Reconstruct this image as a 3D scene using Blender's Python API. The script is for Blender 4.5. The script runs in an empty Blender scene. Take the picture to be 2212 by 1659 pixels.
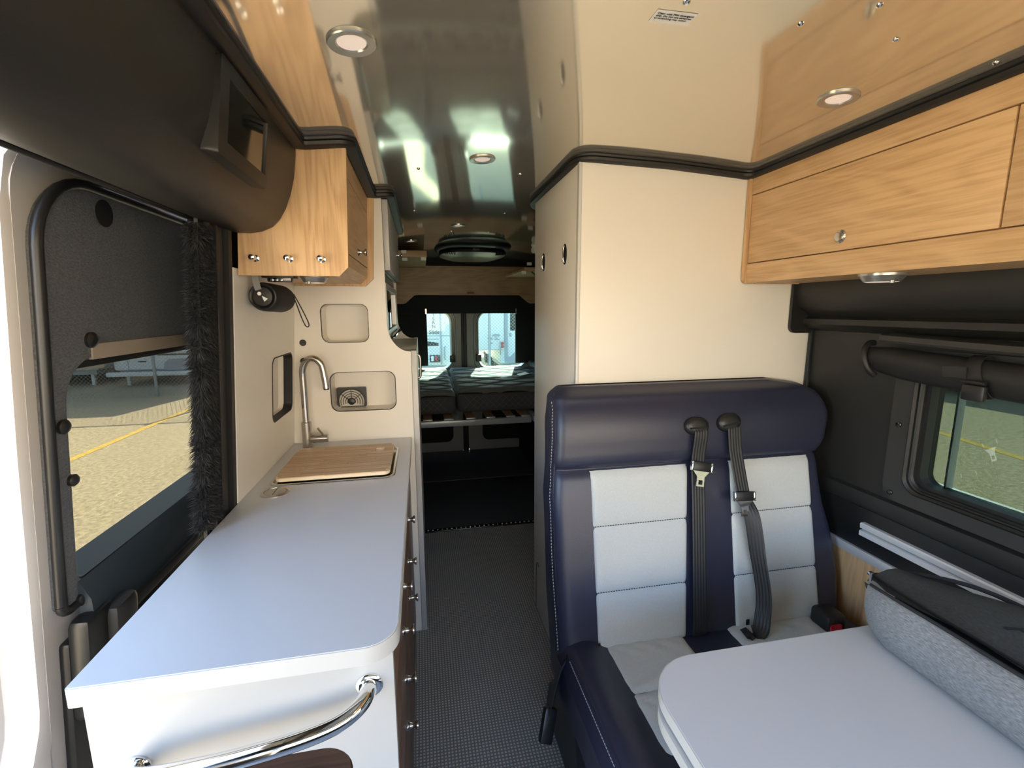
import bpy, bmesh, math, random
from mathutils import Vector, Matrix
random.seed(7)
S = bpy.context.scene
COL = S.collection
PI = math.pi

# ------------------------------------------------------------------ camera
F, PITCH, YAW, ROLL, CAMZ = 990.9, 0.1623, 0.19439, -0.00466, 1.45
cam_d = bpy.data.cameras.new('camera')
cam_d.sensor_width = 36.0
cam_d.lens = F / 2212.0 * 36.0
cam_d.clip_start = 0.02
cam_d.clip_end = 300
cam = bpy.data.objects.new('camera', cam_d)
COL.objects.link(cam)
_fw = Vector((math.sin(YAW)*math.cos(PITCH), math.cos(YAW)*math.cos(PITCH), -math.sin(PITCH)))
_rt = Vector((math.cos(YAW), -math.sin(YAW), 0))
_up = _rt.cross(_fw)
_r2 = _rt*math.cos(ROLL) + _up*math.sin(ROLL)
_u2 = -_rt*math.sin(ROLL) + _up*math.cos(ROLL)
cam.matrix_world = Matrix(((_r2.x, _u2.x, -_fw.x, 0), (_r2.y, _u2.y, -_fw.y, 0), (_r2.z, _u2.z, -_fw.z, CAMZ), (0, 0, 0, 1)))
S.camera = cam

# ------------------------------------------------------------------ sky, sun, exposure
SKY_STRENGTH, SUN_STRENGTH, EXPOSURE = 0.60, 18.0, 1.80
SUN_TO = Vector((-0.18, -0.70, -0.53)).normalized()      # direction the sunlight travels
w = bpy.data.worlds.new('world'); S.world = w; w.use_nodes = True
nt = w.node_tree
sky = nt.nodes.new('ShaderNodeTexSky')
sky.sky_type = 'NISHITA'; sky.sun_disc = False
sky.sun_elevation = math.radians(36); sky.sun_rotation = math.radians(19)
sky.dust_density = 1.5; sky.ozone_density = 1.0
nt.links.new(sky.outputs[0], nt.nodes['Background'].inputs[0])
nt.nodes['Background'].inputs[1].default_value = SKY_STRENGTH
sd = bpy.data.lights.new('sun', 'SUN'); sd.energy = SUN_STRENGTH; sd.angle = math.radians(0.6); sd.color = (1.0, 0.93, 0.80)
sun = bpy.data.objects.new('sun', sd); COL.objects.link(sun)
sun.location = (4, 14, 12)
sun.rotation_euler = SUN_TO.to_track_quat('-Z', 'Y').to_euler()
vs = S.view_settings
vs.view_transform = 'Standard'; vs.look = 'None'; vs.gamma = 1.0; vs.use_curve_mapping = False
vs.exposure = EXPOSURE
S.cycles.diffuse_bounces = 7; S.cycles.max_bounces = 16; S.cycles.transparent_max_bounces = 16

# ------------------------------------------------------------------ materials
MATS = {}
def mat(name, col, rough=0.5, metal=0.0, bump=None, emit=None, spec=0.5, coat=0.0, var=None, trans=0.0):
    """col: linear rgb. bump=(scale,strength,distance). var=(scale, amount, stretch) colour variation."""
    m = bpy.data.materials.new(name); m.use_nodes = True
    n = m.node_tree.nodes; L = m.node_tree.links; b = n['Principled BSDF']
    b.inputs['Base Color'].default_value = (*col, 1); b.inputs['Roughness'].default_value = rough
    b.inputs['Metallic'].default_value = metal; b.inputs['Specular IOR Level'].default_value = spec
    b.inputs['Coat Weight'].default_value = coat; b.inputs['Coat Roughness'].default_value = 0.08
    tc = None
    if bump or var:
        tc = n.new('ShaderNodeTexCoord')
    if bump:
        t = n.new('ShaderNodeTexNoise'); t.inputs['Scale'].default_value = bump[0]; t.inputs['Detail'].default_value = 3
        L.new(tc.outputs['Object'], t.inputs['Vector'])
        bp = n.new('ShaderNodeBump'); bp.inputs['Strength'].default_value = bump[1]; bp.inputs['Distance'].default_value = bump[2]
        L.new(t.outputs['Fac'], bp.inputs['Height']); L.new(bp.outputs[0], b.inputs['Normal'])
    if var:
        mp = n.new('ShaderNodeMapping'); mp.inputs['Scale'].default_value = var[2]
        L.new(tc.outputs['Object'], mp.inputs['Vector'])
        t = n.new('ShaderNodeTexNoise'); t.inputs['Scale'].default_value = var[0]; t.inputs['Detail'].default_value = 4
        L.new(mp.outputs[0], t.inputs['Vector'])
        r = n.new('ShaderNodeValToRGB')
        a = var[1]
        r.color_ramp.elements[0].position = 0.3; r.color_ramp.elements[1].position = 0.7
        r.color_ramp.elements[0].color = (*[c*(1-a) for c in col], 1); r.color_ramp.elements[1].color = (*[min(1, c*(1+a)) for c in col], 1)
        L.new(t.outputs['Fac'], r.inputs['Fac']); L.new(r.outputs[0], b.inputs['Base Color'])
    if emit:
        b.inputs['Emission Color'].default_value = (*emit[0], 1); b.inputs['Emission Strength'].default_value = emit[1]
    MATS[name] = m
    return m

def wood(name, light, dark, axis, rough=0.45, scale=1.0, rings=0.35):
    m = bpy.data.materials.new(name); m.use_nodes = True
    n = m.node_tree.nodes; L = m.node_tree.links; b = n['Principled BSDF']; b.inputs['Roughness'].default_value = rough
    tc = n.new('ShaderNodeTexCoord')
    def mapped(al, ac):
        mp = n.new('ShaderNodeMapping'); s = [ac*scale]*3; s['XYZ'.index(axis)] = al*scale
        mp.inputs['Scale'].default_value = s
        L.new(tc.outputs['Object'], mp.inputs['Vector']); return mp
    fine = n.new('ShaderNodeTexNoise'); fine.inputs['Scale'].default_value = 1; fine.inputs['Detail'].default_value = 5; fine.inputs['Roughness'].default_value = 0.65
    L.new(mapped(5, 130).outputs[0], fine.inputs['Vector'])
    big = n.new('ShaderNodeTexNoise'); big.inputs['Scale'].default_value = 1; big.inputs['Detail'].default_value = 2; big.inputs['Distortion'].default_value = 0.6
    L.new(mapped(1.3, 7).outputs[0], big.inputs['Vector'])
    # growth rings: bands of the slow noise field
    mu = n.new('ShaderNodeMath'); mu.operation = 'MULTIPLY'; mu.inputs[1].default_value = 60
    L.new(big.outputs['Fac'], mu.inputs[0])
    sn = n.new('ShaderNodeMath'); sn.operation = 'SINE'; L.new(mu.outputs[0], sn.inputs[0])
    m1 = n.new('ShaderNodeMath'); m1.operation = 'MULTIPLY_ADD'; m1.inputs[1].default_value = rings*0.35; L.new(sn.outputs[0], m1.inputs[0]); L.new(fine.outputs['Fac'], m1.inputs[2])
    r = n.new('ShaderNodeValToRGB'); e = r.color_ramp.elements
    e[0].position = 0.22; e[0].color = (*dark, 1); e[1].position = 0.62; e[1].color = (*light, 1)
    L.new(m1.outputs[0], r.inputs['Fac']); L.new(r.outputs[0], b.inputs['Base Color'])
    bp = n.new('ShaderNodeBump'); bp.inputs['Strength'].default_value = 0.12; bp.inputs['Distance'].default_value = 0.001
    L.new(fine.outputs['Fac'], bp.inputs['Height']); L.new(bp.outputs[0], b.inputs['Normal'])
    MATS[name] = m
    return m

def glass(name, tint=(0.9, 0.95, 0.93), refl=0.06):
    m = bpy.data.materials.new(name); m.use_nodes = True
    n = m.node_tree.nodes; L = m.node_tree.links; n.remove(n['Principled BSDF'])
    t = n.new('ShaderNodeBsdfTransparent'); t.inputs[0].default_value = (*tint, 1)
    g = n.new('ShaderNodeBsdfGlossy'); g.inputs['Roughness'].default_value = 0.0; g.inputs[0].default_value = (1, 1, 1, 1)
    f = n.new('ShaderNodeFresnel'); ge = n.new('ShaderNodeNewGeometry'); mr = n.new('ShaderNodeMapRange'); mr.inputs[3].default_value = 1.35; mr.inputs[4].default_value = 1/1.35
    L.new(ge.outputs['Backfacing'], mr.inputs[0]); L.new(mr.outputs[0], f.inputs[0])
    mx = n.new('ShaderNodeMixShader'); L.new(f.outputs[0], mx.inputs[0]); L.new(t.outputs[0], mx.inputs[1]); L.new(g.outputs[0], mx.inputs[2])
    L.new(mx.outputs[0], n['Material Output'].inputs[0])
    MATS[name] = m
    return m

mat('ceiling_gloss', (0.77, 0.72, 0.62), 0.075, 0.78)
mat('cream_laminate', (0.76, 0.72, 0.65), 0.32, bump=(220, 0.05, 0.001))
mat('white_laminate', (0.47, 0.465, 0.45), 0.30, bump=(220, 0.04, 0.001))
mat('grey_laminate', (0.56, 0.565, 0.57), 0.30, bump=(400, 0.05, 0.0005))
mat('edge_white', (0.56, 0.555, 0.53), 0.35)
mat('black_plastic', (0.012, 0.012, 0.012), 0.38, bump=(900, 0.25, 0.0006))
mat('black_headliner', (0.016, 0.015, 0.014), 0.42, bump=(1200, 0.2, 0.0006))
mat('black_soft', (0.010, 0.010, 0.011), 0.6, bump=(500, 0.3, 0.001))
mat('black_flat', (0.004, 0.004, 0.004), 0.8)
mat('black_rubber', (0.010, 0.010, 0.010), 0.5)
mat('black_wall', (0.016, 0.0155, 0.0145), 0.48, bump=(700, 0.35, 0.0008))
mat('charcoal_trim', (0.030, 0.029, 0.028), 0.5, bump=(800, 0.35, 0.0008))
mat('door_trim', (0.115, 0.12, 0.128), 0.5, bump=(260, 0.6, 0.002), var=(160, 0.30, (1, 1, 2)))
mat('door_sill', (0.035, 0.05, 0.062), 0.45, bump=(600, 0.3, 0.001))
mat('white_paint', (0.62, 0.58, 0.54), 0.35, coat=0.3)
mat('grey_paint', (0.25, 0.25, 0.235), 0.35, coat=0.3)
mat('dark_screen', (0.004, 0.006, 0.005), 0.06, coat=0.3)
mat('chrome', (0.80, 0.80, 0.80), 0.06, 1.0)
mat('steel', (0.58, 0.55, 0.51), 0.24, 1.0, bump=(300, 0.03, 0.0005))
mat('dark_steel', (0.10, 0.10, 0.10), 0.25, 1.0)
mat('aluminium', (0.72, 0.73, 0.75), 0.38, 0.35)
mat('bed_metal', (0.33, 0.36, 0.39), 0.35, 0.3)
mat('lamp_diffuser', (0.85, 0.72, 0.64), 0.4, emit=((1.0, 0.82, 0.70), 0.10))
mat('lamp_metal', (0.50, 0.50, 0.48), 0.28, 0.8)
mat('strap_grey', (0.22, 0.22, 0.22), 0.6)
mat('navy_leather', (0.022, 0.025, 0.048), 0.38, bump=(330, 0.22, 0.0012))
mat('grey_fabric', (0.52, 0.54, 0.52), 0.85, bump=(700, 0.35, 0.0008), var=(350, 0.06, (1, 1, 1)))
mat('seam_dark', (0.03, 0.03, 0.035), 0.8)
mat('stitch', (0.45, 0.45, 0.46), 0.8)
mat('webbing', (0.016, 0.016, 0.017), 0.5)
mat('red_plastic', (0.45, 0.02, 0.03), 0.4)
mat('bag_light', (0.21, 0.215, 0.22), 0.9, bump=(350, 0.4, 0.001), var=(120, 0.40, (7, 1, 7)))
mat('bag_dark', (0.042, 0.044, 0.042), 0.9, bump=(250, 0.4, 0.001), var=(120, 0.35, (7, 1, 7)))
mat('bag_inner', (0.025, 0.028, 0.034), 0.9, var=(60, 0.4, (9, 1, 9)))
mat('bag_print', (0.012, 0.012, 0.013), 0.8)
mat('mattress_top', (0.12, 0.135, 0.135), 0.9, bump=(160, 0.4, 0.002), var=(18, 0.15, (1, 12, 1)))
mat('mattress_side', (0.055, 0.058, 0.068), 0.9, bump=(300, 0.3, 0.001))
mat('mattress_thread', (0.17, 0.17, 0.185), 0.9)
mat('paper_white', (0.90, 0.88, 0.82), 0.7)
mat('ink', (0.02, 0.018, 0.03), 0.7)
mat('print_white', (0.85, 0.88, 0.9), 0.5)
mat('beige', (0.48, 0.44, 0.36), 0.6)
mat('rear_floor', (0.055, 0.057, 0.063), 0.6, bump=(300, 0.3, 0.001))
mat('fur', (0.012, 0.0125, 0.014), 0.75)
mat('fur_tip', (0.030, 0.031, 0.034), 0.6)
mat('tan_edge', (0.30, 0.25, 0.20), 0.5)
mat('rv_white', (0.62, 0.66, 0.68), 0.4, coat=0.2)
mat('rv_grey', (0.28, 0.31, 0.34), 0.5)
mat('rv_dark', (0.02, 0.022, 0.025), 0.15)
mat('rv_red', (0.40, 0.02, 0.02), 0.3)
mat('rv_tan', (0.45, 0.36, 0.22), 0.6)
mat('galvanized', (0.25, 0.27, 0.28), 0.5, 0.3)
mat('wire', (0.22, 0.23, 0.24), 0.5, 0.3)
mat('bounce_cream', (0.32, 0.285, 0.23), 0.8, bump=(3, 0.2, 0.05))
mat('label_brown', (0.20, 0.07, 0.045), 0.6)
mat('line_yellow', (0.55, 0.36, 0.06), 0.8, var=(20, 0.3, (1, 1, 1)))
mat('car_paint', (0.30, 0.37, 0.40), 0.25, 0.3, coat=0.6)
mat('tyre', (0.012, 0.012, 0.012), 0.8)
mat('window_frame_pale', (0.80, 0.86, 0.88), 0.4)
glass('glass_clear', (0.60, 0.72, 0.68))
glass('glass_tint', (0.17, 0.205, 0.185))
glass('glass_door', (0.34, 0.34, 0.31))
OAK_L, OAK_D = (0.64, 0.42, 0.22), (0.46, 0.275, 0.13)
wood('oak_y', OAK_L, OAK_D, 'Y', rings=0.2)
wood('oak_x', OAK_L, OAK_D, 'X')
wood('oak_z', OAK_L, OAK_D, 'Z')
wood('oak_valance', (0.42, 0.27, 0.14), (0.30, 0.18, 0.085), 'X', scale=0.7)
wood('shaded_oak_y', (0.17, 0.095, 0.058), (0.10, 0.052, 0.032), 'Y', rough=0.35)  # oak of the drawer fronts with their shade put into the brown
wood('walnut_x', (0.17, 0.10, 0.065), (0.09, 0.05, 0.034), 'X', rough=0.5)
wood('slat_wood', (0.30, 0.19, 0.12), (0.2, 0.12, 0.07), 'Y')
wood('bamboo_a', (0.62, 0.44, 0.27), (0.46, 0.29, 0.15), 'X', scale=1.2, rings=0.1)
wood('bamboo_b', (0.55, 0.37, 0.21), (0.38, 0.22, 0.11), 'X', scale=1.2, rings=0.1)
mat('bamboo_edge', (0.75, 0.62, 0.42), 0.5)

def floor_mat():
    m = bpy.data.materials.new('floor_rubber'); m.use_nodes = True
    n = m.node_tree.nodes; L = m.node_tree.links; b = n['Principled BSDF']; b.inputs['Roughness'].default_value = 0.42
    tc = n.new('ShaderNodeTexCoord'); sep = n.new('ShaderNodeSeparateXYZ'); L.new(tc.outputs['Object'], sep.inputs[0])
    outs = []
    for ax in (0, 1):
        a = n.new('ShaderNodeMath'); a.operation = 'MULTIPLY'; a.inputs[1].default_value = 2*PI/0.0115; L.new(sep.outputs[ax], a.inputs[0])
        s = n.new('ShaderNodeMath'); s.operation = 'SINE'; L.new(a.outputs[0], s.inputs[0]); outs.append(s)
    mx = n.new('ShaderNodeMath'); mx.operation = 'MINIMUM'; L.new(outs[0].outputs[0], mx.inputs[0]); L.new(outs[1].outputs[0], mx.inputs[1])
    r = n.new('ShaderNodeMapRange'); r.inputs[1].default_value = -0.8; r.inputs[2].default_value = 0.4; L.new(mx.outputs[0], r.inputs[0])
    c = n.new('ShaderNodeValToRGB'); c.color_ramp.elements[0].color = (0.19, 0.184, 0.176, 1); c.color_ramp.elements[1].color = (0.54, 0.53, 0.51, 1)
    L.new(r.outputs[0], c.inputs[0]); L.new(c.outputs[0], b.inputs['Base Color'])
    bp = n.new('ShaderNodeBump'); bp.inputs['Strength'].default_value = 0.7; bp.inputs['Distance'].default_value = 0.0015
    L.new(r.outputs[0], bp.inputs['Height']); L.new(bp.outputs[0], b.inputs['Normal'])
    MATS['floor_rubber'] = m
floor_mat()

def asphalt():
    m = bpy.data.materials.new('asphalt'); m.use_nodes = True
    n = m.node_tree.nodes; L = m.node_tree.links; b = n['Principled BSDF']; b.inputs['Roughness'].default_value = 0.9
    tc = n.new('ShaderNodeTexCoord')
    t = n.new('ShaderNodeTexNoise'); t.inputs['Scale'].default_value = 20; t.inputs['Detail'].default_value = 9; t.inputs['Roughness'].default_value = 0.75; L.new(tc.outputs['Object'], t.inputs['Vector'])
    r = n.new('ShaderNodeValToRGB'); e = r.color_ramp.elements
    e[0].position = 0.40; e[0].color = (0.21, 0.172, 0.105, 1); e[1].position = 0.62; e[1].color = (0.52, 0.425, 0.265, 1)
    L.new(t.outputs['Fac'], r.inputs[0]); L.new(r.outputs[0], b.inputs['Base Color'])
    MATS['asphalt'] = m
asphalt()

# ------------------------------------------------------------------ geometry helpers
class G:
    def __init__(s): s.v = []; s.f = []
    def add(s, vs_, fs_):
        b = len(s.v); s.v += [tuple(p) for p in vs_]; s.f += [[i+b for i in q] for q in fs_]; return s
    def addbm(s, bm):
        bm.verts.index_update(); return s.add([v.co for v in bm.verts], [[v.index for v in f.verts] for f in bm.faces])
    def box(s, x0, x1, y0, y1, z0, z1, bev=0.0, seg=2):
        if bev <= 0:
            return s.add([(x0,y0,z0),(x1,y0,z0),(x1,y1,z0),(x0,y1,z0),(x0,y0,z1),(x1,y0,z1),(x1,y1,z1),(x0,y1,z1)],
                         [(0,3,2,1),(4,5,6,7),(0,1,5,4),(1,2,6,5),(2,3,7,6),(3,0,4,7)])
        bm = bmesh.new()
        bmesh.ops.create_cube(bm, size=1, matrix=Matrix.LocRotScale(Vector(((x0+x1)/2,(y0+y1)/2,(z0+z1)/2)), None, Vector((x1-x0,y1-y0,z1-z0))))
        bmesh.ops.bevel(bm, geom=bm.edges[:], offset=bev, segments=seg, profile=0.5, affect='EDGES', clamp_overlap=True)
        s.addbm(bm); bm.free(); return s
    def loft(s, loops, cap=True, closed=True):
        b = len(s.v); n = len(loops[0])
        for lp in loops: s.v += [tuple(p) for p in lp]
        m = n if closed else n-1
        for i in range(len(loops)-1):
            for j in range(m):
                k = (j+1) % n
                s.f.append([b+i*n+j, b+i*n+k, b+(i+1)*n+k, b+(i+1)*n+j])
        if cap and closed:
            s.f.append([b+j for j in range(n-1, -1, -1)]); s.f.append([b+(len(loops)-1)*n+j for j in range(n)])
        return s
    def grid(s, rows):
        return s.loft(rows, cap=False, closed=False)
    def lathe(s, prof, c, axis='Z', seg=24, cap=True):
        c = Vector(c)
        A = {'X': (Vector((0,1,0)), Vector((0,0,1)), Vector((1,0,0))), 'Y': (Vector((0,0,1)), Vector((1,0,0)), Vector((0,1,0))), 'Z': (Vector((1,0,0)), Vector((0,1,0)), Vector((0,0,1)))}
        u, v, n = A[axis] if isinstance(axis, str) else axis
        loops = [[c + u*(r*math.cos(2*PI*k/seg)) + v*(r*math.sin(2*PI*k/seg)) + n*h for k in range(seg)] for r, h in prof]
        return s.loft(loops, cap=cap)
    def tube(s, pts, r, seg=12, cap=True, flat=1.0):
        pts = [Vector(p) for p in pts]; rad = r if isinstance(r, (list, tuple)) else [r]*len(pts)
        t0 = (pts[1]-pts[0]).normalized(); ref = Vector((0,0,1)) if abs(t0.z) < 0.9 else Vector((1,0,0))
        u = t0.cross(ref).normalized(); loops = []
        for i, p in enumerate(pts):
            t = (pts[min(i+1, len(pts)-1)] - pts[max(i-1, 0)]).normalized()
            u = (u - t*u.dot(t)).normalized(); v = t.cross(u)
            loops.append([p + u*(rad[i]*math.cos(2*PI*k/seg)) + v*(rad[i]*flat*math.sin(2*PI*k/seg)) for k in range(seg)])
        return s.loft(loops, cap=cap)
    def ribbon(s, pts, sides, wd, th):
        """flat strap: pts centre line, sides the width direction at each point"""
        loops = []
        for i, p in enumerate(pts):
            p = Vector(p); t = (Vector(pts[min(i+1, len(pts)-1)]) - Vector(pts[max(i-1, 0)])).normalized()
            sd_ = Vector(sides[i]); sd_ = (sd_ - t*sd_.dot(t)).normalized(); n = t.cross(sd_)
            loops.append([p - sd_*wd/2 - n*th/2, p + sd_*wd/2 - n*th/2, p + sd_*wd/2 + n*th/2, p - sd_*wd/2 + n*th/2])
        return s.loft(loops)
    def belt(s, pts, sides, wd, th):
        loops = []; N = 20
        for i, p in enumerate(pts):
            p = Vector(p); t = (Vector(pts[min(i+1, len(pts)-1)]) - Vector(pts[max(i-1, 0)])).normalized()
            sd_ = Vector(sides[i]); sd_ = (sd_ - t*sd_.dot(t)).normalized(); n = t.cross(sd_)
            lp = []
            for sg in (1, -1):
                for k in range(N+1):
                    u = (k/N-0.5)*sg; h = th/2 + 0.0007*(math.cos(u*2*PI*5) if abs(u) < 0.49 else -1)
                    lp.append(p + sd_*wd*u + n*h*sg)
            loops.append(lp)
        return s.loft(loops)
    def plate(s, outer, holes, o, u, v, n, th):
        """flat panel with rounded cut-outs; 2D loops in (u,v) from o, thickness th along n"""
        o, u, v, n = Vector(o), Vector(u), Vector(v), Vector(n)
        def clean(lp):
            q = []
            for p in lp:
                if not q or math.hypot(p[0]-q[-1][0], p[1]-q[-1][1]) > 1e-6: q.append(p)
            if math.hypot(q[0][0]-q[-1][0], q[0][1]-q[-1][1]) < 1e-6: q.pop()
            return q
        outer = clean(outer); holes = [clean(h_) for h_ in holes]
        bm = bmesh.new(); edges = []
        for lp in [outer]+holes:
            vv = [bm.verts.new((a, b, 0)) for a, b in lp]
            for i in range(len(vv)): edges.append(bm.edges.new((vv[i], vv[(i+1) % len(vv)])))
        bmesh.ops.triangle_fill(bm, use_beauty=True, use_dissolve=False, edges=edges, normal=(0, 0, 1))
        bm.verts.index_update()
        P2 = [(p.co.x, p.co.y) for p in bm.verts]; T = [[q.index for q in f.verts] for f in bm.faces]; bm.free()
        N = len(P2); b = len(s.v)
        s.v += [tuple(o+u*a+v*c) for a, c in P2] + [tuple(o+u*a+v*c+n*th) for a, c in P2]
        s.f += [[b+i for i in t] for t in T] + [[b+N+i for i in reversed(t)] for t in T]
        k = 0
        for lp in [outer]+holes:
            m = len(lp)
            for i in range(m):
                j = (i+1) % m
                s.f.append([b+k+i, b+k+j, b+N+k+j, b+N+k+i])
            k += m
        return s
    def prism(s, poly, axis, a0, a1):
        """polygon of 2D points extruded along an axis: X:(y,z) Y:(x,z) Z:(x,y)"""
        def p3(p, a): return {'X': (a, p[0], p[1]), 'Y': (p[0], a, p[1]), 'Z': (p[0], p[1], a)}[axis]
        return s.loft([[p3(p, a0) for p in poly], [p3(p, a1) for p in poly]])
    def xform(s, M, start=0):
        for i in range(start, len(s.v)): s.v[i] = tuple(M @ Vector(s.v[i]))
        return s

def rrect(x0, x1, y0, y1, r, seg=6):
    r4 = r if isinstance(r, (list, tuple)) else (r, r, r, r)      # corner radii: (x0,y0) (x1,y0) (x1,y1) (x0,y1)
    out = []
    for (cx, cy, a0, rr) in ((x0, y0, PI, r4[0]), (x1, y0, 1.5*PI, r4[1]), (x1, y1, 0, r4[2]), (x0, y1, 0.5*PI, r4[3])):
        sx = 1 if cx == x0 else -1; sy = 1 if cy == y0 else -1
        for k in range(seg+1):
            a = a0 + k*(PI/2)/seg
            out.append((cx+sx*rr+rr*math.cos(a), cy+sy*rr+rr*math.sin(a)))
    return out
def ellipse(cx, cy, a, b, n=28): return [(cx+a*math.cos(2*PI*k/n), cy+b*math.sin(2*PI*k/n)) for k in range(n)]
def spline(pts, n=8):
    P_ = [Vector(p) for p in pts]; P_ = [P_[0]*2-P_[1]] + P_ + [P_[-1]*2-P_[-2]]; out = []
    for i in range(1, len(P_)-2):
        for k in range(n):
            t = k/n; a, b, c, d = P_[i-1], P_[i], P_[i+1], P_[i+2]
            out.append(0.5*((2*b)+(c-a)*t+(2*a-5*b+4*c-d)*t*t+(3*b-a-3*c+d)*t*t*t))
    out.append(P_[-2]); return out

def make(name, g, m, parent=None, smooth=38, fixn=True):
    xs = list(zip(*g.v)); base = Vector(((min(xs[0])+max(xs[0]))/2, (min(xs[1])+max(xs[1]))/2, min(xs[2])))
    me = bpy.data.meshes.new(name)
    me.from_pydata([tuple(Vector(p)-base) for p in g.v], [], g.f)
    if fixn:
        bm = bmesh.new(); bm.from_mesh(me); bmesh.ops.recalc_face_normals(bm, faces=bm.faces[:]); bm.to_mesh(me); bm.free()
    me.polygons.foreach_set('use_smooth', [True]*len(me.polygons)); me.set_sharp_from_angle(angle=math.radians(smooth))
    me.materials.append(MATS[m] if isinstance(m, str) else m)
    o = bpy.data.objects.new(name, me); COL.objects.link(o)
    o.location = base
    if parent is not None:
        o.parent = parent
        pl = Vector((0, 0, 0)); q = parent
        while q is not None: pl += q.location; q = q.parent
        o.location = base - pl
    return o
def thing(name, label, cat, base, group=None):
    o = bpy.data.objects.new(name, None); COL.objects.link(o); o.location = base; o.empty_display_size = 0.05
    return tag(o, label, cat, group)
def tag(o, label, cat, group=None):
    o['label'] = label; o['category'] = cat
    if group: o['group'] = group
    return o
def struct(o, label=None):
    o['kind'] = 'structure'
    if label: o['label'] = label
    return o
def dup(root, loc, label=None, group=None, parent=None):
    c = root.copy(); COL.objects.link(c); c.location = loc
    if parent is not None: c.parent = parent
    if label: c['label'] = label
    if group: c['group'] = group
    for ch in root.children:
        d = ch.copy(); COL.objects.link(d); d.parent = c
        for gch in ch.children:
            e = gch.copy(); COL.objects.link(e); e.parent = d
    return c
def text(name, body, size, M, m, parent, extrude=0.0004, align='LEFT'):
    cu = bpy.data.curves.new(name, 'FONT'); cu.body = body; cu.size = size; cu.extrude = extrude; cu.align_x = align; cu.space_line = 1.0
    cu.resolution_u = 3
    t = bpy.data.objects.new(name+'_tmp', cu); COL.objects.link(t)
    dg = bpy.context.evaluated_depsgraph_get()
    me = bpy.data.meshes.new_from_object(t.evaluated_get(dg)); bpy.data.objects.remove(t); bpy.data.curves.remove(cu)
    g = G(); g.add([M @ v.co for v in me.vertices], [list(p.vertices) for p in me.polygons]); bpy.data.meshes.remove(me)
    return make(name, g, m, parent, fixn=False)

# ================================================================== THE VAN: floor, ceiling, walls
def zc(x): return 1.929 - 0.071*(x-0.50)**2               # arched ceiling height
def xl(z): return -0.519 + 0.0745*(z-0.916)               # leaning inner side wall on the kitchen side

g = G().box(-0.62, 1.48, -1.5, 2.868, -0.06, 0.0)
floor = struct(make('floor', g, 'floor_rubber'), 'grey nubbed rubber floor of the van aisle')
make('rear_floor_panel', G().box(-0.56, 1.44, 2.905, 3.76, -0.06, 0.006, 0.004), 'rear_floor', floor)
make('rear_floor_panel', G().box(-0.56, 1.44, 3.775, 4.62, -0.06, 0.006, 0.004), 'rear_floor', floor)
hs = make('hinge_strip', G().box(-0.1, 1.0, 2.868, 2.905, -0.01, 0.008, 0.002), 'dark_steel', floor)
g = G()
g.lathe([(0.009, 0), (0.008, 0.004), (0.003, 0.006)], (0, 0, 0), 'Z', 10)
riv = None
for k in range(24):
    if riv is None:
        riv = make('rivet', G().lathe([(0.008, 0), (0.007, 0.003), (0.003, 0.005)], (0.0, 2.887, 0.008), 'Z', 10), 'steel', hs)
    else:
        c = riv.copy(); COL.objects.link(c); c.location = riv.location + Vector((0.031*k, 0, 0))
struct(make('trim_1', G().box(0.448, 0.486, 0.4, 1.46, 0.0, 0.028, 0.004), 'aluminium'), 'aluminium floor track beside the bench seat')

# ceiling
g = G()
NX = 40
top = []; bot = []
rows = []
for yv in (-0.55, 4.64):
    rows.append([(-0.50+1.78*i/NX, yv, zc(-0.50+1.78*i/NX)) for i in range(NX+1)])
g.grid(rows)
b0 = len(g.v)
rows2 = [[(p[0], p[1], p[2]+0.02) for p in r] for r in rows]
g.grid(rows2)
ceiling = struct(make('ceiling', g, 'ceiling_gloss', fixn=False, smooth=60), 'glossy greige arched ceiling panel')
# small screws through the ceiling panel
scr = None
for (x, y) in ((0.655, 0.759), (0.85, 0.756), (1.085, 0.758), (0.432, 0.746), (0.737, 0.69), (0.369, 1.709), (-0.01, 2.319), (0.438, 2.40), (0.206, 2.96), (0.441, 2.993), (0.011, 1.65)):
    if scr is None:
        scr = make('screw', G().lathe([(0.006, 0.0), (0.006, -0.0012), (0.003, -0.0035)], (x, y, zc(x)), 'Z', 12), 'chrome', ceiling)
        s0 = scr.location.copy(); sx, sy = x, y
    else:
        c = scr.copy(); COL.objects.link(c); c.location = s0 + Vector((x-sx, y-sy, zc(x)-zc(sx)))

# outer shell
struct(make('wall_roof', G().box(-0.72, 1.56, -0.95, 4.72, 2.0, 2.04), 'white_paint'), 'van roof skin above the ceiling')
struct(make('wall_left', G().box(-0.60, -0.57, 1.42, 4.66, -0.15, 2.0), 'black_wall'), 'dark side wall behind the kitchen')
struct(make('wall_left_header', G().box(-0.66, -0.62, -0.95, 1.24, 1.76, 2.0), 'white_paint'), 'van body above the sliding door opening')
# right wall: black panel with window opening
WIN = rrect(0.10, 1.062, 0.905, 1.30, 0.045)
g = G().plate([(-0.2, -0.15), (4.66, -0.15), (4.66, 2.0), (-0.2, 2.0)], [rrect(0.085, 1.077, 0.89, 1.315, 0.05)], (1.42, 0, 0), (0, 1, 0), (0, 0, 1), (1, 0, 0), 0.06)
wr = struct(make('wall_right', g, 'black_wall'), 'black moulded side wall beside the bench and table')
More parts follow.
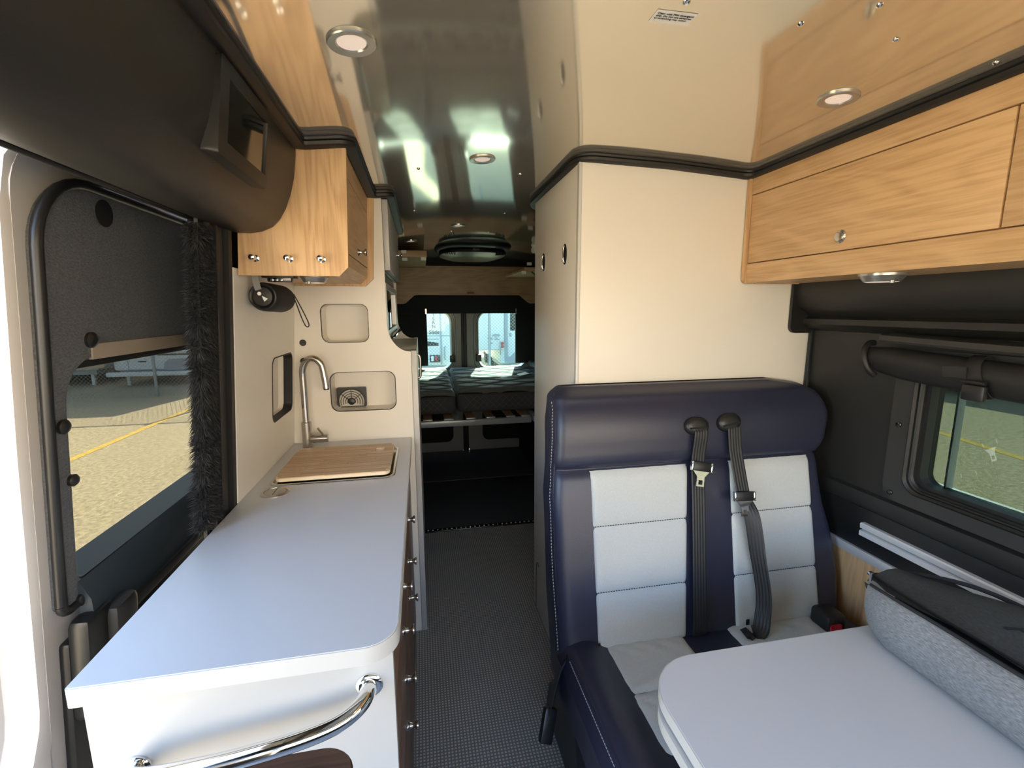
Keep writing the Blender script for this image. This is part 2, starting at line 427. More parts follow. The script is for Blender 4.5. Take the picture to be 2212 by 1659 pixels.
# moulded ledge over the window
g = G().prism([(1.50, 1.54), (1.335, 1.54), (1.332, 1.50), (1.345, 1.452), (1.372, 1.436), (1.392, 1.420), (1.372, 1.410), (1.370, 1.392), (1.392, 1.376), (1.416, 1.372), (1.421, 1.366), (1.50, 1.366)], 'Y', -0.2, 1.452)
make('moulded_ledge', g, 'black_wall', wr, smooth=50)
g = G().plate(rrect(1.318, 1.50, 1.358, 1.54, (0.025, 0.0, 0.0, 0.004)), [], (0, 1.463, 0), (1, 0, 0), (0, 0, 1), (0, -1, 0), 0.012)
make('ledge_end_cap', g, 'black_plastic', wr)
make('pillar_seam', G().box(1.407, 1.424, 1.448, 1.463, 0.45, 1.37, 0.004), 'black_plastic', wr)
make('shoulder_ledge', G().prism([(1.43, 0.86), (1.405, 0.85), (1.398, 0.825), (1.408, 0.80), (1.43, 0.80)], 'Y', -0.2, 1.45), 'black_wall', wr, smooth=50)
make('lower_panel', G().box(1.404, 1.425, -0.2, 1.45, 0.66, 0.80, 0.003), 'black_plastic', wr)
make('metal_strip', G().box(1.396, 1.425, -0.2, 1.45, 0.628, 0.66, 0.002), 'aluminium', wr)
make('oak_lower_panel', G().box(1.40, 1.425, -0.2, 1.45, 0.02, 0.628, 0.002), 'oak_z', wr)
# window 1 (right wall)
win = bpy.data.objects.new('window_1', None); COL.objects.link(win); win.location = (1.42, 0.58, 0.9); struct(win, 'side window with dark surround beside the table')
g = G().plate(rrect(0.0, 1.122, 0.862, 1.33, 0.05), [WIN], (1.406, 0, 0), (0, 1, 0), (0, 0, 1), (1, 0, 0), 0.016)
make('window_surround', g, 'charcoal_trim', win)
g = G()
lp = rrect(0.10, 1.062, 0.905, 1.30, 0.045); n_ = len(lp)
for (i0, i1, x0, x1) in ((0.0, 0.016, 1.404, 1.404), (0.016, 0.02, 1.404, 1.44), (0.02, 0.03, 1.44, 1.44)): pass
def inset(i): return rrect(0.10+i, 1.062-i, 0.905+i, 1.30-i, 0.045-i*0.4)
g.loft([[(x, a, b) for a, b in inset(i)] for x, i in ((1.404, -0.004), (1.398, 0.002), (1.404, 0.008), (1.412, 0.008), (1.414, 0.012), (1.409, 0.016), (1.414, 0.020), (1.424, 0.020), (1.424, 0.030), (1.47, 0.032))], cap=False)
make('window_gasket', g, 'black_rubber', win, smooth=30)
g = G().plate(inset(0.03), [], (1.452, 0, 0), (0, 1, 0), (0, 0, 1), (1, 0, 0), 0.004)
make('window_pane', g, 'glass_tint', win)
make('window_mullion', G().box(1.460, 1.486, 0.986, 0.992, 0.90, 1.30, 0.001), 'window_frame_pale', win)
make('window_bottom_rail', G().box(1.460, 1.500, 0.10, 1.05, 0.905, 0.932, 0.002), 'window_frame_pale', win)
s1 = make('screw', G().lathe([(0.008, 0), (0.008, -0.004), (0.004, -0.006)], (1.406, 1.094, 1.10), 'X', 12), 'dark_steel', win)
c = s1.copy(); COL.objects.link(c); c.location = s1.location + Vector((0, 0, -0.215))
# rail on the wall
t = thing('wall_rail', 'double silver aluminium rail screwed along the black wall above the table', 'rail', (1.40, 0.55, 0.715))
make('rail_track', G().prism([(1.404, 0.738), (1.388, 0.738), (1.386, 0.752), (1.390, 0.756), (1.404, 0.756)], 'Y', -0.1, 1.16), 'aluminium', t)
make('rail_track', G().prism([(1.404, 0.714), (1.386, 0.714), (1.386, 0.729), (1.390, 0.731), (1.404, 0.731)], 'Y', -0.1, 1.16), 'aluminium', t)
make('rail_back', G().box(1.395, 1.405, -0.1, 1.158, 0.716, 0.75), 'lamp_metal', t)
t = thing('rail_clamp', 'small chrome clamp with two studs on the wall above the bag', 'clamp', (1.39, 0.985, 0.66))
make('clamp_plate', G().box(1.372, 1.402, 0.955, 1.03, 0.648, 0.656, 0.002), 'chrome', t)
st = make('stud', G().lathe([(0.007, 0), (0.007, 0.012), (0.004, 0.014)], (1.385, 1.005, 0.656), 'Z', 12), 'chrome', t)
c = st.copy(); COL.objects.link(c); c.location = st.location + Vector((0, -0.035, 0))

# left pillar behind the door opening
pil = bpy.data.objects.new('wall_left_pillar', None); COL.objects.link(pil); pil.location = (-0.56, 1.28, 0); struct(pil, 'black ribbed pillar behind the sliding door opening')
def leanbar(y0, y1, d0, d1, z0=0.2, z1=1.80):
    g = G(); rows = []
    for k in range(7):
        z = z0+(z1-z0)*k/6; x = xl(z)
        rows.append([(x+d0, y0, z), (x+d1, y0, z), (x+d1, y1, z), (x+d0, y1, z)])
    return g.loft(rows)
make('pillar_body', leanbar(1.20, 1.338, -0.030, -0.022), 'black_plastic', pil)
make('pillar_rib', leanbar(1.228, 1.246, -0.03, -0.010), 'black_rubber', pil)
make('pillar_rib', leanbar(1.254, 1.262, -0.03, -0.006), 'black_rubber', pil)
make('pillar_rib', leanbar(1.272, 1.310, -0.03, -0.014), 'charcoal_trim', pil)
make('pillar_rib', leanbar(1.316, 1.337, -0.03, -0.002), 'black_rubber', pil)
# black edging where cabinets meet the ceiling
def sweep(path, name, label):
    prof = [(-0.012, -0.024), (0.010, -0.024), (0.016, -0.021), (0.017, -0.013), (0.014, -0.011), (0.019, -0.009), (0.020, -0.003), (0.014, 0.003), (-0.012, 0.003)]
    loops = []
    for i, p in enumerate(path):
        p = Vector((p[0], p[1])); a = Vector(path[max(i-1, 0)]); b = Vector(path[min(i+1, len(path)-1)])
        d1 = (p-a).normalized() if i > 0 else (b-p).normalized(); d2 = (b-p).normalized() if i < len(path)-1 else d1
        n1 = Vector((-d1.y, d1.x)); n2 = Vector((-d2.y, d2.x)); n = (n1+n2).normalized(); k = 1/max(0.5, n.dot(n1))
        loops.append([(p.x+n.x*o*k, p.y+n.y*o*k, zc(p.x+n.x*o*k)+dz) for o, dz in prof])
    return struct(make(name, G().loft(loops), 'black_rubber', smooth=50), label)
def fillet(pts, r, seg=5):
    out = [pts[0]]
    for i in range(1, len(pts)-1):
        a, p, b = Vector(pts[i-1]), Vector(pts[i]), Vector(pts[i+1]); u = (a-p).normalized(); v = (b-p).normalized()
        rr = min(r, (a-p).length*0.45, (b-p).length*0.45)
        for k in range(seg+1):
            t_ = k/seg; q = (p+u*rr)*(1-t_)**2 + p*2*t_*(1-t_) + (p+v*rr)*t_*t_
            out.append((q.x, q.y))
    out.append(pts[-1]); return out
def dens(path, step=0.2):
    out = [path[0]]
    for a, b in zip(path, path[1:]):
        n = max(1, int((Vector(b)-Vector(a)).length/step))
        out += [tuple(Vector(a).lerp(Vector(b), k/n)) for k in range(1, n+1)]
    return out
sweep(dens(fillet([(1.118, -0.4), (1.118, 1.458), (0.508, 1.458), (0.508, 2.09), (0.56, 2.20), (1.2, 2.30)], 0.05)), 'trim_2', 'black rubber edging along the wardrobe and wall cabinet tops')
sweep(dens(fillet([(-0.10, 2.86), (-0.10, 1.925), (-0.17, 1.925), (-0.17, 1.348), (-0.295, 1.348), (-0.295, -0.4)], 0.03)), 'trim_3', 'black rubber edging along the kitchen cabinet tops')

# cab end of the van (behind the viewer): lets daylight in through windscreen and door window
struct(make('wall_front', G().box(-0.62, 1.50, -1.55, -1.45, -0.15, 0.95), 'black_plastic'), 'dashboard end of the cab')
struct(make('wall_front_header', G().box(-0.62, 1.50, -1.0, -0.90, 1.80, 2.02), 'black_headliner'), 'header above the windscreen')
g = G().plate([(-1.5, -0.15), (-0.1, -0.15), (-0.1, 2.0), (-0.95, 2.0), (-1.5, 0.9)], [rrect(-1.15, -0.25, 0.95, 1.65, 0.08)], (1.44, 0, 0), (0, 1, 0), (0, 0, 1), (1, 0, 0), 0.06)
struct(make('wall_right_cab', g, 'black_plastic'), 'cab door on the driver side')
g = G().plate([(-1.5, -0.15), (0.14, -0.15), (0.14, 2.0), (-0.95, 2.0), (-1.5, 0.9)], [rrect(-1.10, -0.40, 1.05, 1.58, 0.08)], (-0.66, 0, 0), (0, 1, 0), (0, 0, 1), (-1, 0, 0), 0.06)
struct(make('wall_left_cab', g, 'black_plastic'), 'cab door on the passenger side')

struct(make('wall_warm_bounce', G().box(-22, 24, -16.5, -14.0, -0.65, 5.2, 0.05), 'bounce_cream'), 'unseen cream building added ahead of the van to bounce warm sunlight')  # invented building behind the viewer, throws warm sunlight back through the windscreen
# rear doors
def rear_door(name, x0, x1, hx0, hx1, label, inner_right):
    d = bpy.data.objects.new(name, None); COL.objects.link(d); d.location = ((x0+x1)/2, 4.62, 0); struct(d, label)
    win_h = rrect(hx0, hx1, 0.86, 1.425, 0.10, 8); low_h = rrect(hx0+0.03, hx1, 0.10, 0.74, 0.07, 6)
    make('door_skin', G().plate(rrect(x0, x1, 0.0, 1.86, 0.04), [win_h, low_h], (0, 4.60, 0), (1, 0, 0), (0, 0, 1), (0, 1, 0), 0.05), 'grey_paint', d)
    g = G(); ins = lambda i: rrect(hx0-i, hx1+i, 0.86-i, 1.425+i, 0.10+i*0.8, 8)
    g.loft([[(a, y, b) for a, b in ins(i)] for y, i in ((4.60, 0.05), (4.588, 0.044), (4.588, 0.032), (4.598, 0.026), (4.598, 0.016), (4.584, 0.010), (4.584, 0.0), (4.63, -0.012))], cap=False)
    make('window_rim', g, 'grey_paint', d, smooth=30)
    make('door_pane', G().plate(win_h, [], (0, 4.625, 0), (1, 0, 0), (0, 0, 1), (0, 1, 0), 0.004), 'glass_clear', d)
    make('lower_trim', G().plate(rrect(hx0+0.02, hx1+0.01, 0.09, 0.75, 0.07), [], (0, 4.615, 0), (1, 0, 0), (0, 0, 1), (0, 1, 0), 0.02), 'black_flat', d)
    lx = hx1-0.02 if inner_right else hx0-0.03
    make('latch', G().box(lx, lx+0.055, 4.55, 4.60, 0.93, 1.0, 0.006), 'black_plastic', d)
    return d
rear_door('door_1', -0.50, 0.405, -0.20, 0.292, 'grey rear door with round-cornered window, left of the gap', True)
rear_door('door_2', 0.440, 1.36, 0.562, 1.05, 'grey rear door with round-cornered window, right of the gap', False)
struct(make('trim_4', G().box(0.392, 0.418, 4.575, 4.61, -0.05, 1.85, 0.006), 'black_rubber'), 'black rubber seal between the two rear doors')
struct(make('trim_5', G().box(0.416, 0.446, 4.58, 4.66, -0.05, 1.85, 0.004), 'black_rubber'), 'narrow black seal on the right rear door edge')
g = G().plate([(-0.62, -0.15), (1.50, -0.15), (1.50, 2.0), (-0.62, 2.0)], [rrect(-0.52, 1.38, 0.0, 1.88, 0.05)], (0, 4.64, 0), (1, 0, 0), (0, 0, 1), (0, 1, 0), 0.06)
struct(make('wall_rear', g, 'black_wall'), 'rear frame of the van around the two doors')

# ================================================================== KITCHEN
# worktop
t = thing('kitchen_worktop', 'pale grey laminate worktop with white edge reaching along the open door', 'worktop', (-0.29, 1.31, 0.886))
out = rrect(-0.521, -0.055, 0.69, 1.934, (0.006, 0.055, 0.0, 0.0), 8)
SINK = rrect(-0.474, -0.108, 1.462, 1.80, 0.03, 6)
make('worktop_surface', G().plate(rrect(-0.519, -0.057, 0.692, 1.934, (0.006, 0.053, 0.0, 0.0), 8), [SINK], (0, 0, 0.9155), (1, 0, 0), (0, 1, 0), (0, 0, -1), 0.0015), 'grey_laminate', t)
make('worktop_edge', G().plate(out, [SINK], (0, 0, 0.914), (1, 0, 0), (0, 1, 0), (0, 0, -1), 0.030), 'edge_white', t)
# base cabinet
t = thing('kitchen_base_cabinet', 'white base cabinet with brown drawer fronts under the grey worktop', 'cabinet', (-0.29, 1.32, 0))
HOLE = rrect(-0.43, -0.142, 0.30, 0.718, 0.045, 6)
make('end_panel', G().plate([(-0.505, 0), (-0.066, 0), (-0.066, 0.884), (-0.505, 0.884)], [HOLE], (0, 0.716, 0), (1, 0, 0), (0, 0, 1), (0, 1, 0), 0.018), 'white_laminate', t)
make('end_panel_filler', G().plate([(-0.521, 0), (-0.506, 0), (-0.506, 0.884), (-0.521, 0.884)], [], (0, 0.719, 0), (1, 0, 0), (0, 0, 1), (0, 1, 0), 0.016), 'white_laminate', t)
g = G()
lp0 = rrect(-0.425, -0.147, 0.305, 0.713, 0.042, 6)
g.loft([[(a, y, b) for a, b in lp0] for y in (0.722, 1.0)], cap=False)
g.plate(lp0, [], (0, 1.0, 0), (1, 0, 0), (0, 0, 1), (0, 1, 0), 0.004)
make('niche', g, 'walnut_x', t, fixn=False)
make('carcass', G().box(-0.505, -0.084, 1.01, 1.93, 0.04, 0.76), 'white_laminate', t)
make('plinth', G().box(-0.50, -0.086, 0.74, 1.93, 0.0, 0.06), 'black_flat', t)
make('face_frame', G().box(-0.086, -0.066, 0.735, 1.93, 0.862, 0.884), 'edge_white', t)
kn = None
def knob_g(c, d=(1, 0, 0), s=1.0):
    d = Vector(d); u = Vector((0, 0, 1)); v = d.cross(u)
    return G().lathe([(0.0125*s, 0), (0.0125*s, 0.002*s), (0.007*s, 0.006*s), (0.0055*s, 0.012*s), (0.0065*s, 0.018*s), (0.0125*s, 0.024*s), (0.0125*s, 0.0265*s), (0.010*s, 0.0275*s)], c, (u, v, d), 18)
for (y0, y1, zs) in ((0.737, 1.175, (0.858, 0.742, 0.626, 0.478, 0.07)), (1.180, 1.928, (0.858, 0.71, 0.57, 0.07))):
    for a, b in zip(zs, zs[1:]):
        dr = make('drawer_front', G().box(-0.084, -0.068, y0, y1, b+0.002, a-0.002, 0.0015), 'shaded_oak_y', t)
        zk = (a+b)/2 if a-b < 0.3 else a-0.06
        make('knob', knob_g((-0.068, (1.03 if y0 < 1 else 1.42), zk)), 'dark_steel' if False else 'steel', dr)
# grab bar
t = thing('grab_bar', 'curved chrome grab bar on the white end of the kitchen cabinet', 'grab bar', (-0.28, 0.67, 0.80))
pts = spline([(-0.106, 0.711, 0.826), (-0.107, 0.700, 0.827), (-0.116, 0.676, 0.826), (-0.146, 0.655, 0.820), (-0.20, 0.643, 0.814), (-0.28, 0.638, 0.806), (-0.345, 0.640, 0.799), (-0.400, 0.650, 0.788), (-0.440, 0.672, 0.770), (-0.458, 0.700, 0.748), (-0.461, 0.711, 0.742)], 6)
make('bar', G().tube(pts, 0.0132, 20), 'chrome', t)
for x, zf in ((-0.106, 0.826), (-0.461, 0.742)):
    make('flange', G().lathe([(0.022, 0.0005), (0.022, -0.003), (0.019, -0.006), (0.0145, -0.007)], (x, 0.7152, zf), 'Y', 24), 'chrome', t)
# sink with tray rim
t = thing('sink', 'stainless steel inset sink under the bamboo board', 'sink', (-0.29, 1.63, 0.76))
g = G(); si = lambda i, r: rrect(-0.480+i, -0.100-i, 1.456+i, 1.806-i, r, 6)
g.loft([[(a, b, z) for a, b in si(i, r)] for z, i, r in ((0.916, 0.0, 0.034), (0.9185, 0.002, 0.033), (0.9185, 0.008, 0.03), (0.912, 0.011, 0.028), (0.910, 0.018, 0.026), (0.78, 0.024, 0.03), (0.775, 0.04, 0.03))], cap=False)
g.plate(si(0.04, 0.03), [], (0, 0, 0.775), (1, 0, 0), (0, 1, 0), (0, 0, -1), 0.002)
make('basin', g, 'steel', t, fixn=False)
make('drain', G().lathe([(0.03, 0), (0.03, 0.003), (0.02, 0.004)], (-0.29, 1.63, 0.775), 'Z', 20), 'chrome', t)
# bamboo board made of strips
t = thing('cutting_board', 'bamboo cutting board with a finger hole lying over the sink', 'cutting board', (-0.29, 1.62, 0.916))
BX0, BX1, BY0, BY1 = -0.464, -0.116, 1.472, 1.792
make('board_core', G().plate(rrect(BX0, BX1, BY0, BY1, 0.022, 6), [ellipse(-0.165, 1.72, 0.014, 0.011, 20)], (0, 0, 0.922), (1, 0, 0), (0, 1, 0), (0, 0, 1), 0.010), 'bamboo_edge', t)
ns = 17
for k in range(ns):
    y0 = BY0+0.001+(BY1-BY0-0.002)*k/ns; y1 = BY0+0.001+(BY1-BY0-0.002)*(k+1)/ns
    ins = 0.012 if k in (0, ns-1) else (0.004 if k in (1, ns-2) else 0.001)
    cuts = sorted(random.uniform(BX0+0.05, BX1-0.05) for _ in range(random.choice((1, 2))))
    xs_ = [BX0+ins]+cuts+[BX1-ins]
    for a, b in zip(xs_, xs_[1:]):
        if y0 < 1.731 and y1 > 1.709 and a < -0.151 and b > -0.179:
            segs = [(a, -0.180), (-0.150, b)] if a < -0.180 and b > -0.150 else [(a, min(b, -0.18))] if a < -0.18 else [(-0.15, b)]
        else: segs = [(a, b)]
        for (aa, bb) in segs:
            if bb-aa > 0.003:
                make('bamboo_strip', G().box(aa+0.0002, bb-0.0002, y0+0.0002, y1-0.0002, 0.931, 0.9345+random.uniform(0, 0.0004), 0.0004, 1), random.choice(('bamboo_a', 'bamboo_b')), t)
# faucet
t = thing('kitchen_faucet', 'brushed steel gooseneck faucet behind the bamboo board', 'faucet', (-0.452, 1.868, 0.916))
fx, fy = -0.452, 1.868
make('faucet_body', G().lathe([(0.021, 0), (0.021, 0.004), (0.0185, 0.005), (0.0185, 0.100), (0.016, 0.103)], (fx, fy, 0.916), 'Z', 24), 'steel', t)
sp = [(fx, fy, 1.015), (fx, fy, 1.08), (fx, fy, 1.15), (fx, fy, 1.205)]
for k in range(1, 10):
    a = PI*k/10.5; sp.append((fx+0.040-0.040*math.cos(a), fy-0.012*math.sin(a/2), 1.205+0.062*math.sin(a)))
sp += [(fx+0.084, fy-0.016, 1.175), (fx+0.086, fy-0.018, 1.150)]
make('spout', G().tube(spline(sp, 3), 0.0125, 18), 'steel', t)
make('spout_tip', G().lathe([(0.0105, 0), (0.0105, -0.004)], (fx+0.086, fy-0.018, 1.150), 'Z', 16), 'dark_steel', t)
vb = make('valve_body', G().lathe([(0.013, 0.0), (0.0165, 0.012), (0.0165, 0.038), (0.016, 0.0385), (0.016, 0.0395), (0.0165, 0.040), (0.0165, 0.064), (0.014, 0.066)], (fx+0.012, fy-0.004, 0.950), 'X', 22), 'steel', t)
make('lever', G().tube([(fx+0.062, fy-0.006, 0.962), (fx+0.050, fy-0.012, 0.982), (fx+0.044, fy-0.018, 0.995)], 0.0042, 10), 'steel', vb)
# pop-up socket
t = thing('pop_up_socket', 'round steel pop-up socket cap set in the worktop', 'socket', (-0.441, 1.402, 0.916))
make('socket_ring', G().lathe([(0.040, 0), (0.040, 0.002), (0.036, 0.0045), (0.031, 0.0045), (0.030, 0.002)], (-0.441, 1.402, 0.9155), 'Z', 36), 'steel', t)
make('socket_cap', G().lathe([(0.0295, 0), (0.0295, 0.003), (0.027, 0.0042)], (-0.441, 1.402, 0.9155), 'Z', 36), 'lamp_metal', t)
make('cap_line', G().box(-0.442, -0.440, 1.376, 1.428, 0.9192, 0.9200), 'dark_steel', t)

# tall partition at the end of the worktop
def part_outline():
    o = [(-0.575, 0.0), (-0.044, 0.0), (-0.044, 1.278)]
    for k in range(1, 10):
        a = -PI/2 - k*(PI/2)/9
        o.append((-0.044+0.090*math.cos(a), 1.392+0.114*math.sin(a)))
    o += [(-0.134, 1.877), (-0.30, 1.870), (xl(1.855)-0.001, 1.855), (xl(0.9)-0.002, 0.9)]
    return o
t = thing('kitchen_partition', 'tall white kitchen partition with two round-cornered cubbies behind the faucet', 'partition', (-0.29, 1.945, 0))
C1 = rrect(-0.386, -0.206, 1.320, 1.472, 0.03, 6); C2 = rrect(-0.368, -0.111, 1.038, 1.200, 0.034, 6)
make('partition_panel', G().plate(part_outline(), [C1, C2], (0, 1.936, 0), (1, 0, 0), (0, 0, 1), (0, 1, 0), 0.014), 'cream_laminate', t)
for nm, lp in (('cubby', C1), ('cubby', C2)):
    g = G(); g.loft([[(a, y, b) for a, b in lp] for y in (1.9375, 2.042)], cap=False)
    g.plate(lp, [], (0, 2.042, 0), (1, 0, 0), (0, 0, 1), (0, 1, 0), 0.004)
    cb = make(nm, g, 'cream_laminate', t, fixn=False)
    g = G(); cx = sum(p[0] for p in lp)/len(lp); cy = sum(p[1] for p in lp)/len(lp)
    sc = lambda q: [(cx+(a-cx)*q, cy+(b-cy)*q) for a, b in lp]
    g.loft([[(a, y, b) for a, b in L_] for y, L_ in ((1.9355, sc(1.008)), (1.9345, sc(1.0)), (1.9345, sc(0.985)), (1.939, sc(0.982)))], cap=False)
    make('cubby_edging', g, 'black_rubber', cb, smooth=30)
make('end_post', G().box(-0.043, -0.020, 1.934, 1.962, 0.0, 1.282, 0.0015), 'white_laminate', t)
make('return_panel', G().box(-0.044, -0.022, 1.9625, 2.060, 0.0, 1.278, 0.001), 'white_laminate', t)
make('return_top', G().box(-0.56, -0.044, 1.95, 2.060, 1.262, 1.278, 0.001), 'cream_laminate', t)
gm = make('grommet', G().lathe([(0.0125, 0.0), (0.0125, -0.003), (0.010, -0.005)], (-0.458, 1.936, 1.322), 'Y', 20), 'black_plastic', t)
c = gm.copy(); COL.objects.link(c); c.location = gm.location + Vector((-0.002, 0, -0.072))
# little fan in the lower cubby
t = thing('vent_fan', 'square black fan with ringed wire guard in the lower cubby', 'fan', (-0.30, 2.0, 1.04))
FX, FZ, FY = -0.300, 1.063, 2.015
make('fan_housing', G().plate(rrect(FX-0.060, FX+0.060, 1.0395, FZ+0.060, 0.006, 4), [[(FX+0.054*math.cos(a), FZ+0.054*math.sin(a)) for a in [(-25+230*k/27)*PI/180 for k in range(28)]]], (0, FY, 0), (1, 0, 0), (0, 0, 1), (0, 1, 0), 0.022), 'black_plastic', t)
for k in range(1, 6):
    r_ = 0.0095*k+0.006; pts = [(FX+r_*math.cos(a), FY-0.002, FZ+r_*math.sin(a)) for a in [(-20+220*j/24)*PI/180 for j in range(25)]]
    make('guard_ring', G().tube(pts, 0.0014, 6), 'black_plastic', t)
for a in (40, 90, 140):
    a = a*PI/180; make('guard_spoke', G().tube([(FX, FY-0.003, FZ), (FX+0.056*math.cos(a), FY-0.003, FZ+0.056*math.sin(a))], 0.0014, 6), 'black_plastic', t)
make('fan_hub', G().lathe([(0.014, 0.006), (0.014, -0.003), (0.010, -0.005)], (FX, FY, FZ), 'Y', 20), 'black_plastic', t)
# wall panel with cubby along the side
t = thing('kitchen_side_panel', 'white wall panel with an upright cubby beside the faucet', 'wall panel', (-0.52, 1.64, 0.916))
kz = math.hypot(1, 0.0745); vdir = Vector((0.0745/kz, 0, 1/kz)); nrm = Vector((-1/kz, 0, 0.0745/kz))
CW = rrect(1.652, 1.900, 0.150, 0.375, 0.03, 6)
make('panel', G().plate([(1.34, 0.0), (1.935, 0.0), (1.935, 0.645), (1.34, 0.645)], [CW], (-0.519, 0, 0.916), (0, 1, 0), vdir, nrm, 0.012), 'cream_laminate', t)
g = G(); o_ = Vector((-0.519, 0, 0.916))
def wp(a, b, d): return o_ + Vector((0, 1, 0))*a + vdir*b + nrm*d
g.loft([[wp(a, b, d) for a, b in CW] for d in (0.001, 0.05)], cap=False)
g.plate(CW, [], wp(0, 0, 0.05), (0, 1, 0), vdir, nrm, 0.003)
cb = make('cubby', g, 'cream_laminate', t, fixn=False)
cx, cy = 1.776, 0.2625; sc = lambda q: [(cx+(a-cx)*q, cy+(b-cy)*q) for a, b in CW]
make('cubby_edging', G().loft([[wp(a, b, d) for a, b in L_] for d, L_ in ((-0.0005, sc(1.01)), (-0.0015, sc(1.0)), (-0.0015, sc(0.975)), (0.03, sc(0.972)))], cap=False), 'black_rubber', cb, smooth=30)

# fridge-height cabinet, microwave and upper cupboard beyond the partition
t = thing('pantry_cabinet', 'white waist-high cabinet beyond the partition along the aisle', 'cabinet', (-0.27, 2.4, 0))
make('carcass', G().box(-0.56, -0.040, 2.066, 2.80, 0.0, 1.262), 'white_laminate', t)
make('cabinet_top', G().box(-0.56, -0.022, 2.062, 2.82, 1.262, 1.278, 0.002), 'cream_laminate', t)
d1_ = make('door', G().box(-0.040, -0.022, 2.066, 2.39, 0.06, 1.255, 0.002), 'white_laminate', t)
d2_ = make('door', G().box(-0.040, -0.022, 2.394, 2.82, 0.06, 1.255, 0.002), 'white_laminate', t)
make('handle', G().tube(spline([(-0.024, 2.15, 1.245), (-0.010, 2.15, 1.235), (-0.008, 2.15, 1.19), (-0.010, 2.15, 1.145), (-0.024, 2.15, 1.135)], 5), 0.006, 10), 'steel', d1_)
t = thing('rear_partition', 'white partition with a scooped edge behind the microwave', 'partition', (-0.29, 2.84, 0))
make('partition_panel', G().plate(part_outline(), [], (0, 2.832, 0), (1, 0, 0), (0, 0, 1), (0, 1, 0), 0.016), 'cream_laminate', t)
make('end_post', G().box(-0.043, -0.020, 2.830, 2.85, 0.0, 1.282, 0.0015), 'white_laminate', t)
t = thing('microwave', 'built-in microwave with a dark glass door above the white cabinet', 'microwave', (-0.3, 2.36, 1.33))
make('casing', G().box(-0.50, -0.150, 2.06, 2.80, 1.325, 1.570, 0.004), 'white_laminate', t)
md = make('door_frame', G().plate(rrect(1.985, 2.79, 1.335, 1.560, 0.008), [rrect(2.02, 2.70, 1.362, 1.535, 0.006)], (-0.150, 0, 0), (0, 1, 0), (0, 0, 1), (1, 0, 0), 0.016), 'aluminium', t)
make('door_glass', G().box(-0.150, -0.140, 2.015, 2.705, 1.357, 1.540, 0.001), 'dark_screen', t)
make('handle', G().tube([(-0.122, 2.0, 1.334), (-0.118, 2.02, 1.332), (-0.118, 2.76, 1.332), (-0.122, 2.78, 1.334)], 0.008, 12), 'chrome', md)
make('control_strip', G().box(-0.152, -0.145, 1.985, 2.79, 1.573, 1.596, 0.001), 'lamp_metal', t)
make('niche_floor', G().box(-0.50, -0.165, 2.06, 2.83, 1.300, 1.322), 'cream_laminate', t)
t = thing('upper_cupboard', 'white upper cupboard with one knob above the microwave', 'cabinet', (-0.3, 2.4, 1.60))
make('carcass', G().box(-0.46, -0.135, 1.954, 2.83, 1.602, 1.866), 'white_laminate', t)
dd = make('door', G().box(-0.134, -0.112, 1.958, 2.825, 1.606, 1.878, 0.0015), 'white_laminate', t)
make('knob', knob_g((-0.112, 2.62, 1.735)), 'steel', dd)

# oak overhead cabinet, kitchen side
t = thing('oak_overhead_cabinet', 'oak overhead cabinet with three chrome pegs on its end above the faucet', 'cabinet', (-0.33, 1.65, 1.54))
def lx(z): return xl(z)+0.004
ep = [(lx(1.541), 1.541), (-0.214, 1.541), (-0.190, 1.565), (-0.178, 1.872), (-0.40, 1.872), (lx(1.70), 1.70)]
make('end_panel', G().plate(ep, [], (0, 1.36, 0), (1, 0, 0), (0, 0, 1), (0, 1, 0), 0.016), 'oak_z', t)
ep2 = [(lx(1.541), 1.541), (-0.208, 1.541), (-0.176, 1.570), (-0.160, 1.872), (-0.40, 1.872), (lx(1.70), 1.70)]
make('end_panel', G().plate(ep2, [], (0, 1.918, 0), (1, 0, 0), (0, 0, 1), (0, 1, 0), 0.016), 'oak_z', t)
make('bottom_panel', G().box(lx(1.55), -0.226, 1.376, 1.918, 1.550, 1.564), 'oak_y', t)
make('bottom_rail', G().prism([(-0.228, 1.551), (-0.222, 1.551), (-0.199, 1.573), (-0.196, 1.606), (-0.210, 1.606), (-0.212, 1.577)], 'Y', 1.376, 1.918), 'oak_y', t)
dr = make('door', G().prism([(-0.2095, 1.610), (-0.1955, 1.609), (-0.187, 1.812), (-0.201, 1.812)], 'Y', 1.378, 1.916), 'oak_y', t)
make('knob', knob_g((-0.193, 1.62, 1.635)), 'steel', dr)
make('top_rail', G().prism([(-0.201, 1.815), (-0.187, 1.815), (-0.184, 1.872), (-0.198, 1.872)], 'Y', 1.376, 1.918), 'oak_y', t)
make('back_panel', G().box(-0.44, -0.43, 1.376, 1.918, 1.564, 1.872), 'oak_y', t)
for x in (-0.422, -0.338, -0.256):
    pg = make('coat_peg', G().lathe([(0.009, 0), (0.009, -0.002), (0.004, -0.004), (0.004, -0.020), (0.0085, -0.024), (0.0095, -0.030), (0.007, -0.036), (0.003, -0.038)], (x, 1.36, 1.585), 'Y', 16), 'chrome', t)
def under_lamp(c, r, label):
    t = thing('under_cabinet_lamp', label, 'lamp', c, 'round steel lamps under the oak cabinets')
    make('lamp_body', G().lathe([(r*1.05, 0.0), (r*1.05, -0.006), (r*0.98, -0.008), (r*0.80, -0.020), (r*0.76, -0.021)], c, 'Z', 36), 'lamp_metal', t)
    make('lamp_lens', G().lathe([(r*0.74, -0.0195), (r*0.72, -0.0215)], c, 'Z', 36), 'lamp_diffuser', t)
    make('touch_tab', G().lathe([(0.006, -0.019), (0.005, -0.025)], (c[0]-0.01, c[1]-r*0.72, c[2]), 'Z', 10), 'lamp_metal', t)
